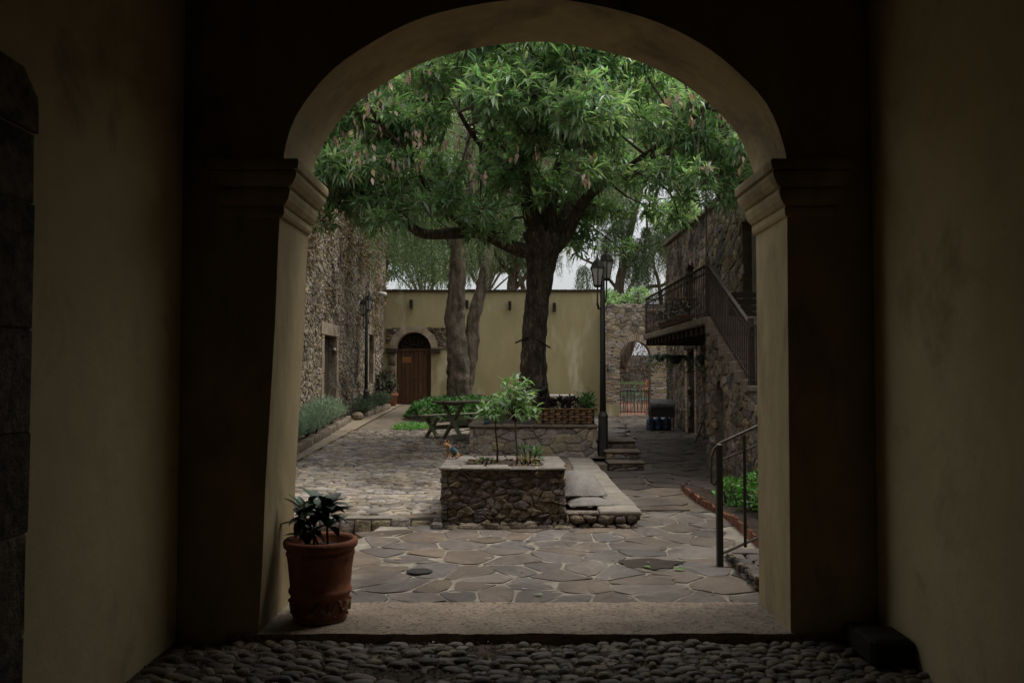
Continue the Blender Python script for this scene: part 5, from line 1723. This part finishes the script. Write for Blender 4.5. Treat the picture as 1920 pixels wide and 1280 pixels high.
# ornament on the tan planter
og = thing('garden_ornament', 'small blue ornament with pinkish cap and orange flower on the tan planter', 'ornament', (-.42, 14.18, .765))
MB().lathe([(.035, 0), (.05, .03), (.055, .07), (.04, .10)], (0, 0, 0), 12).build('bowl', BLUEP, og, True, True)
MB().lathe([(.10, .095), (.105, .105), (.08, .135), (.03, .155), (.01, .158)], (0, 0, 0), 14).build('cap', PINK, og, True, True)
MB().ball((0, 0, .19), .035, n=8, m=5).build('blossom', RED, og, True, True)

# hanging bucket and perch pegs on the big tree
pk = thing('hanging_bucket', 'small dark bucket hanging on a cord at the right side of the big trunk', 'bucket', pt(1019, 735, 16.0).to_tuple())
p = pt(1019, 735, 16.0)
q = pt(1019, 652, 16.0)
MB().tube([(p.x, p.y, p.z + .12), (q.x, q.y, q.z)], .006, 4).build('cord', IRON, pk)
MB().lathe([(.07, -.04), (.09, .11), (.085, .11), (.065, -.02)], p, 14).build('pail', IRON, pk, True)
bt = MB().beam(pt(966, 640, 16.05), pt(986, 632 + 18, 16.1) + Vector((0, 0, .14)), .05, .04)
pg = MB()
a, b = pt(966, 643, 16.1), pt(1032, 652, 16.1)
mid = Vector((.30, 16.1, a.z + .06))
pgs = thing('wooden_perch', 'sloping wooden boards fixed on both sides of the big trunk', 'perch', (mid.x, 16.1, a.z))
MB().beam(a, (a.x + .24, 16.1, a.z + .11), .07, .03).build('board', DARKWOOD, pgs)
MB().beam((b.x - .26, 16.1, b.z + .16), b, .07, .03).build('board', DARKWOOD, pgs)

# ------------------------------------------------------------------ trees
def smooth_path(pts, n=6):
    P = [Vector(p) for p in pts]
    out = []
    for i in range(len(P) - 1):
        p0, p1, p2, p3 = P[max(i - 1, 0)], P[i], P[i + 1], P[min(i + 2, len(P) - 1)]
        for k in range(n):
            t = k / n
            out.append(.5 * ((2 * p1) + (p2 - p0) * t + (2 * p0 - 5 * p1 + 4 * p2 - p3) * t * t + (3 * p1 - p0 - 3 * p2 + p3) * t ** 3))
    out.append(P[-1])
    return out
def limb(t_, name, pts, r0, r1, mat, n=6, seg=12, rough=.10, nscale=3.0):
    pp_ = smooth_path(pts, n)
    L_ = len(pp_) - 1
    rad = [r0 + (r1 - r0) * (i / L_) ** .8 for i in range(L_ + 1)]
    MB().tube(pp_, rad, seg, rough, nscale).build(name, mat, t_, True)
    return pp_
TY = 16.3
tree = thing('mango_tree', 'large broad tree with dark rough trunk and glossy leaf rosettes in the tan planter', 'tree', (.3, TY, .74))
# trunk
pts = [pt(1000, 800, TY), pt(1001, 760, TY), pt(1000, 700, TY), pt(1001, 640, TY), pt(1006, 580, TY), pt(1011, 530, TY), pt(1017, 480, TY), pt(1020, 440, TY)]
pp_ = smooth_path(pts, 8)
n = len(pp_) - 1
wid = [(800, 78), (760, 62), (700, 50), (640, 46), (580, 46), (530, 48), (480, 60), (440, 80)]
rads = []
for i, p in enumerate(pp_):
    q = i / n * (len(wid) - 1); a = int(min(q, len(wid) - 2)); f = q - a
    rads.append((wid[a][1] * (1 - f) + wid[a + 1][1] * f) / 2 * TY / 1600)
MB().tube(pp_, rads, 36, .13, 6.0).build('trunk', BARKA, tree, True)
def P(*a): return [pt(*q) for q in a]
limbs = []
def lb_(pts, r0, r1): limbs.append((limb(tree, 'limb', pts, r0, r1, BARKA), r0, r1))
lb_(P((1010, 475, TY), (965, 465, 16.0), (905, 437, 15.6), (850, 437, 15.2), (790, 437, 14.8), (745, 400, 14.4), (690, 362, 14.0), (640, 340, 13.6), (600, 325, 13.3)), .16, .035)
lb_(P((1035, 470, TY), (1062, 440, 16.2), (1090, 385, 16.0), (1130, 345, 15.6), (1200, 325, 15.2), (1240, 295, 14.8), (1290, 275, 14.5), (1345, 245, 14.2)), .15, .04)
lb_(P((1015, 450, TY), (995, 395, 16.2), (970, 330, 15.9), (930, 250, 15.4), (880, 190, 14.8), (830, 120, 14.2)), .19, .05)
lb_(P((1025, 450, TY), (1032, 380, 16.4), (1050, 310, 16.4), (1075, 230, 16.2), (1085, 130, 16.0)), .19, .06)
lb_(P((1030, 455, TY), (1065, 390, 16.6), (1110, 300, 16.9), (1165, 215, 17.0), (1230, 140, 17.0)), .15, .05)
lb_(P((1005, 455, TY), (990, 390, 15.8), (985, 310, 14.9), (1000, 220, 13.9), (1010, 140, 13.0)), .15, .045)
lb_(P((880, 430, 15.4), (820, 380, 14.6), (770, 300, 13.8), (720, 240, 13.0), (690, 200, 12.4)), .06, .025)
lb_(P((1140, 340, 15.6), (1210, 290, 14.6), (1290, 230, 13.7), (1340, 180, 13.0)), .07, .03)
lb_(P((845, 205, 15.0), (820, 160, 14.4), (800, 125, 13.8)), .05, .04)
lb_(P((985, 310, 15.2), (1060, 240, 13.6), (1110, 170, 12.6)), .06, .03)
lb_(P((970, 330, 15.6), (900, 270, 13.8), (860, 210, 12.6)), .06, .03)

# leaf clumps spread through the crown's volume
random.seed(99)
r = np.random.default_rng(99)
clumps = []
def clump(px, py, Y, rad): clumps.append((pt(px, py, Y), rad))
# crown regions (px, py, depth range, count)
def spread(x0, x1, y0, y1, d0, d1, n, ra=(.35, .6)):
    for _ in range(n):
        clump(random.uniform(x0, x1), random.uniform(y0, y1), random.uniform(d0, d1), random.uniform(*ra))
spread(850, 1180, 40, 230, 11.6, 14.5, 42)
spread(820, 1230, 60, 300, 13.5, 18.5, 26)
spread(600, 860, 60, 330, 12.4, 16.0, 32, (.28, .5))
spread(560, 760, 230, 340, 12.6, 15.5, 18, (.25, .42))
spread(640, 900, 340, 420, 13.4, 15.6, 18, (.22, .4))
spread(760, 960, 300, 440, 14.0, 17, 20, (.25, .42))
spread(1180, 1440, 100, 330, 12.8, 16.5, 34, (.28, .5))
spread(1280, 1440, 270, 390, 12.8, 15, 12, (.22, .36))
spread(930, 1150, 220, 330, 12.8, 15.5, 16, (.26, .42))
spread(1060, 1180, 380, 470, 15.8, 17.5, 9, (.25, .38))
spread(920, 1150, 230, 400, 15.5, 18.5, 26, (.3, .5))
spread(600, 720, 330, 420, 12.8, 14.5, 14, (.18, .30))
spread(1150, 1300, 290, 420, 16, 18.5, 10, (.25, .42))
spread(560, 1440, 30, 380, 12.5, 17, 46, (.16, .28))
spread(860, 1240, -60, 60, 12.5, 17.5, 9)
allp = [(p, a) for pts_, r0, r1 in limbs for p, a in zip(pts_, np.linspace(r0, r1, len(pts_)))]
tw = MB()
PP, DD = [], []
for c, rad in clumps:
    best = min(allp, key=lambda q: (q[0] - c).length)
    a = best[0]
    L_ = (c - a).length
    if L_ < 4.5:
        mid = (a + c) / 2 + Vector((random.uniform(-.12, .12), random.uniform(-.12, .12), random.uniform(-.1, .15))) * L_
        tw.tube(smooth_path([a, mid, c], 4), np.linspace(min(.03, best[1] * .6), .009, 9), 5)
    nr = int(34 * (rad / .45) ** 2)
    d = unit(nr, r)
    d[:, 2] = d[:, 2] * .8 + .1
    ps = np.array(c) + d * rad * r.uniform(.35, 1.05, (nr, 1)) * np.array([1, 1, .75])
    for k in range(0, nr, 3):
        tw.tube([c, Vector((np.array(c) * .4 + ps[k] * .6).tolist()) + Vector((0, 0, .03)), ps[k].tolist()], [.009, .006, .004], 4)
    dd = d + np.array([0, 0, .45]); dd /= np.linalg.norm(dd, axis=1, keepdims=True)
    PP.append(ps); DD.append(dd)
tw.build('branches', BARKA, tree)
PP, DD = np.concatenate(PP), np.concatenate(DD)
lp, ldr = rosettes(PP, DD, 10, .8, r)
ldr[:, 2] -= .12
cr_ = leaves('crown', LEAF, lp, ldr, r.uniform(.10, .27, len(lp)), r.uniform(.034, .062, len(lp)), tree, .22, seed=4)
cr_['kind'] = 'stuff'
# hanging dry leaves in the crown
dp, dd_ = [], []
def dryclump(px, py, Y, n, sz=.25):
    c = np.array(pt(px, py, Y))
    for _ in range(n):
        dp.append(c + r.normal(0, sz, 3) * np.array([1, .6, 1])); dd_.append([r.normal(0, .3), r.normal(0, .3), -1])
for _ in range(60): dryclump(random.uniform(620, 800), random.uniform(130, 330), random.uniform(11.9, 14.2), random.choice((3, 5, 9)), random.uniform(.04, .15))
for (x, y_) in ((1030, 300), (1110, 290), (1290, 180), (1300, 215), (1255, 185), (1120, 190), (1010, 280), (890, 310), (965, 290), (1100, 330), (860, 265), (830, 270), (780, 260), (905, 325), (1390, 300), (1360, 210), (1320, 310), (925, 200), (1060, 105), (1330, 150)):
    dryclump(x, y_, random.uniform(11.7, 13.0), 7, .05)
o = leaves('dry_leaves', DRYLEAF, dp, dd_, r.uniform(.07, .17, len(dp)), r.uniform(.03, .07, len(dp)), tree, .1, seed=6)
o['kind'] = 'stuff'

# weeping pepper trees
def strands(centres, n_per, ln, r, leaf=(.07, .13), wd=.018):
    PP, DD = [], []
    for c, rad in centres:
        for _ in range(n_per):
            d = r.normal(size=3); d /= np.linalg.norm(d)
            s = np.array(c) + d * rad * r.uniform(.2, 1) * np.array([1, 1, .6])
            L_ = r.uniform(*ln)
            k = int(L_ / .055)
            t = np.arange(k) / k
            sway = r.normal(0, .10, 2)
            pos = s[None] + np.stack([d[0] * .25 * np.sqrt(t) + sway[0] * t, d[1] * .25 * np.sqrt(t) + sway[1] * t, -L_ * t], 1)
            dirs = np.stack([r.normal(0, .8, k), r.normal(0, .8, k), -np.abs(r.normal(.9, .4, k))], 1)
            PP.append(pos); DD.append(dirs)
    PP, DD = np.concatenate(PP), np.concatenate(DD)
    return PP, DD
def weeping(label, trunks, cents, nper, ln, mat, bark, seed, name='pepper_tree', leaf=(.07, .13), wd=.02, loc=None, extra=None):
    r = np.random.default_rng(seed)
    base = Vector(trunks[0][0][0])
    t_ = thing(name, label, 'tree', base.to_tuple())
    ap = []
    for i, (pts_, r0, r1) in enumerate(trunks):
        pth_ = limb(t_, 'trunk' if i < 2 and r0 > .12 else 'limb', pts_, r0, r1, bark, 14 if r0 > .2 else 7, 34 if r0 > .2 else 10, .17, 4.5)
        ap += pth_[len(pth_) // 3:]
    tw_ = MB()
    for c, rad in cents:
        a = min(ap, key=lambda q: (q - Vector(c)).length)
        L_ = (Vector(c) - a).length
        mid = (a + Vector(c)) / 2 + Vector((0, 0, .12 * L_)) + Vector(r.normal(0, .08 * L_, 3))
        tw_.tube(smooth_path([a, mid, Vector(c)], 4), np.linspace(min(.07, .02 + L_ * .015), .012, 9), 5)
    tw_.build('branches', bark, t_)
    PP, DD = strands(cents, nper, ln, r)
    o = leaves('crown', mat, PP, DD, r.uniform(*leaf, len(PP)), wd, t_, .05, seed=seed)
    o['kind'] = 'stuff'
    return t_
def cloud(n, x0, x1, y0, y1, d0, d1, ra):
    return [(pt(random.uniform(x0, x1), random.uniform(y0, y1), random.uniform(d0, d1)), random.uniform(*ra)) for _ in range(n)]
random.seed(55)
TB = 24.6
weeping('pepper tree with two rough pale trunks in front of the ochre wall', [
    (P((863, 775, TB), (862, 720, TB), (858, 660, TB), (853, 590, TB), (858, 520, TB), (862, 450, TB), (875, 380, TB - .3), (880, 290, TB - .5), (900, 180, TB - 1)), .40, .13),
    (P((868, 740, TB + .1), (883, 660, TB + .2), (888, 600, TB + .3), (903, 540, TB + .4), (915, 480, TB + .5), (940, 400, TB + .8), (980, 310, TB + 1)), .25, .11),
    (P((856, 470, TB), (820, 410, TB - .4), (780, 330, TB - 1)), .12, .04), (P((870, 400, TB), (915, 330, TB - .6), (930, 260, TB - 1)), .12, .04)],
    cloud(30, 700, 960, 200, 420, 22, 26, (.5, .9)) + cloud(12, 1000, 1200, 180, 330, 22, 26, (.5, .9)), 62, (.7, 1.9), LEAFD, BARKB, 1)
weeping('drooping pepper tree beyond the ochre wall above the wooden door', [(P((690, 720, 36), (700, 560, 36), (735, 450, 36), (760, 330, 36)), .35, .12)],
    cloud(70, 540, 870, 190, 465, 33, 40, (.8, 1.4)), 70, (1.0, 2.4), LEAFD, BARKB, 2, leaf=(.1, .18), wd=.032)
weeping('drooping pepper tree beyond the ochre wall behind the big trunk', [(P((965, 700, 38), (960, 540, 38), (975, 440, 38), (950, 330, 38)), .3, .12), (P((965, 540, 38), (1020, 480, 38), (1060, 430, 38)), .14, .05), (P((962, 520, 38), (925, 470, 38), (900, 420, 38)), .14, .05)],
    cloud(44, 860, 1060, 240, 470, 36, 41, (.7, 1.3)), 64, (.9, 2.0), LEAFD, BARKB, 3, leaf=(.1, .18), wd=.032)
weeping('tall pepper tree with bare curving limbs rising beyond the brick gateway wall', [
    (P((1165, 700, 37), (1160, 560, 37), (1168, 500, 37), (1180, 440, 37), (1200, 360, 37), (1225, 260, 37)), .28, .10),
    (P((1163, 575, 37), (1200, 500, 37), (1213, 440, 37), (1210, 380, 37)), .11, .04),
    (P((1150, 580, 37), (1215, 540, 36.5), (1250, 530, 36), (1300, 470, 36)), .11, .05),
    (P((1160, 545, 37), (1120, 500, 37), (1085, 480, 37), (1062, 440, 37)), .08, .03),
    (P((1240, 570, 36), (1235, 530, 36), (1225, 480, 36), (1250, 420, 36)), .10, .04)],
    cloud(50, 1100, 1400, 150, 370, 34, 40, (.7, 1.2)) + cloud(6, 1090, 1160, 330, 400, 35, 38, (.4, .7)) + cloud(14, 1080, 1260, 390, 520, 35, 38, (.15, .38)), 58, (.7, 1.9), LEAFD, BARKB, 4, leaf=(.1, .18), wd=.032)
# broad leafed far trees
def broad(label, base, crowns, seed, mat=LEAFY, leaf=.16):
    r = np.random.default_rng(seed)
    t_ = thing('broadleaf_tree', label, 'tree', base.to_tuple(), 0, 'broadleaf trees beyond the walls')
    c0 = crowns[0][0]
    limb(t_, 'trunk', [base, base.lerp(c0, .5) + Vector((.2, 0, 0)), c0], .22, .08, BARKB, 5, 9)
    PP, DD = [], []
    s_ = MB()
    for c, rad in crowns:
        s_.tube(smooth_path([base.lerp(c0, .6), (base.lerp(c0, .6) + c) / 2 + Vector((0, 0, .3)), c], 3), np.linspace(.07, .02, 7), 5)
        n = int(900 * rad)
        d = unit(n, r)
        PP.append(np.array(c) + d * rad * r.uniform(.3, 1, (n, 1)) ** .6 * np.array([1, 1, .7])); DD.append(d + r.normal(0, .5, d.shape))
    s_.build('branches', BARKB, t_)
    PP, DD = np.concatenate(PP), np.concatenate(DD)
    leaves('crown', mat, PP, DD, r.uniform(.6, 1.2, len(PP)) * leaf, leaf * .35, t_, .2, seed=seed)['kind'] = 'stuff'
random.seed(77)
broad('dense green tree low beyond the brick gateway wall, right of the lamp', pt(1165, 690, 33.5), cloud(6, 1130, 1215, 545, 570, 32.5, 34.5, (.3, .5)), 1, LEAF)
broad('pale bright tree far behind the right building', pt(1300, 650, 48), cloud(6, 1235, 1330, 400, 500, 46, 50, (.8, 1.2)), 2, LEAFY, .3)
broad('far tree filling the view behind the left building corner', pt(740, 680, 52), cloud(12, 700, 850, 360, 500, 50, 54, (1.0, 1.6)), 3, LEAFY, .3)
broad('far tree behind the big trunk and the ochre wall', pt(970, 680, 52), cloud(16, 860, 1050, 320, 490, 50, 54, (.8, 1.4)), 4, LEAFY, .3)
broad('tall far tree above the right building roof', pt(1400, 600, 50), cloud(20, 1270, 1480, 180, 380, 46, 54, (1.1, 1.8)), 5, LEAFY, .3)
broad('tall far tree behind the upper crown of the big tree', pt(1000, 600, 58), cloud(40, 780, 1260, 20, 330, 52, 62, (1.6, 2.6)), 6, LEAFY, .34)
broad('tall far tree behind the left building', pt(600, 600, 56), cloud(26, 520, 820, 60, 400, 50, 60, (1.6, 2.4)), 7, LEAFY, .34)
# dark thicket behind the gate
bkw = MB().box(1, 20, 47, 47.4, 0, 2.6).build('garden_wall', RUBR); tag(bkw, 'dark rubble wall at the far end of the yard beyond the gate', 'wall')
r = np.random.default_rng(8)
n = 9000
PQ = np.stack([r.uniform(3, 12, n), r.uniform(42, 46, n), r.uniform(.9, 4.2, n)], 1)
o = leaves('thicket', M('brown_thicket_leaf', (.13, .11, .07), (.07, .065, .04), 2, .8, 0, rand=.5, huev=.04, grime=0), PQ, r.normal(0, 1, (n, 3)), .16, .06); tag(o, 'dry brown undergrowth beyond the green rail fence', 'thicket', kind='stuff')
bush('orange_flower_bush', 'bush with orange blossoms at the right edge of the gateway view', 'bush', RED, (5.55, 35.0, 1.0), (.16, .16, .28), 60, .12, .09, seed=3, base=.1)

print('objects', len(bpy.data.objects), 'tris', sum(len(o.data.polygons) for o in bpy.data.objects if o.type == 'MESH'))
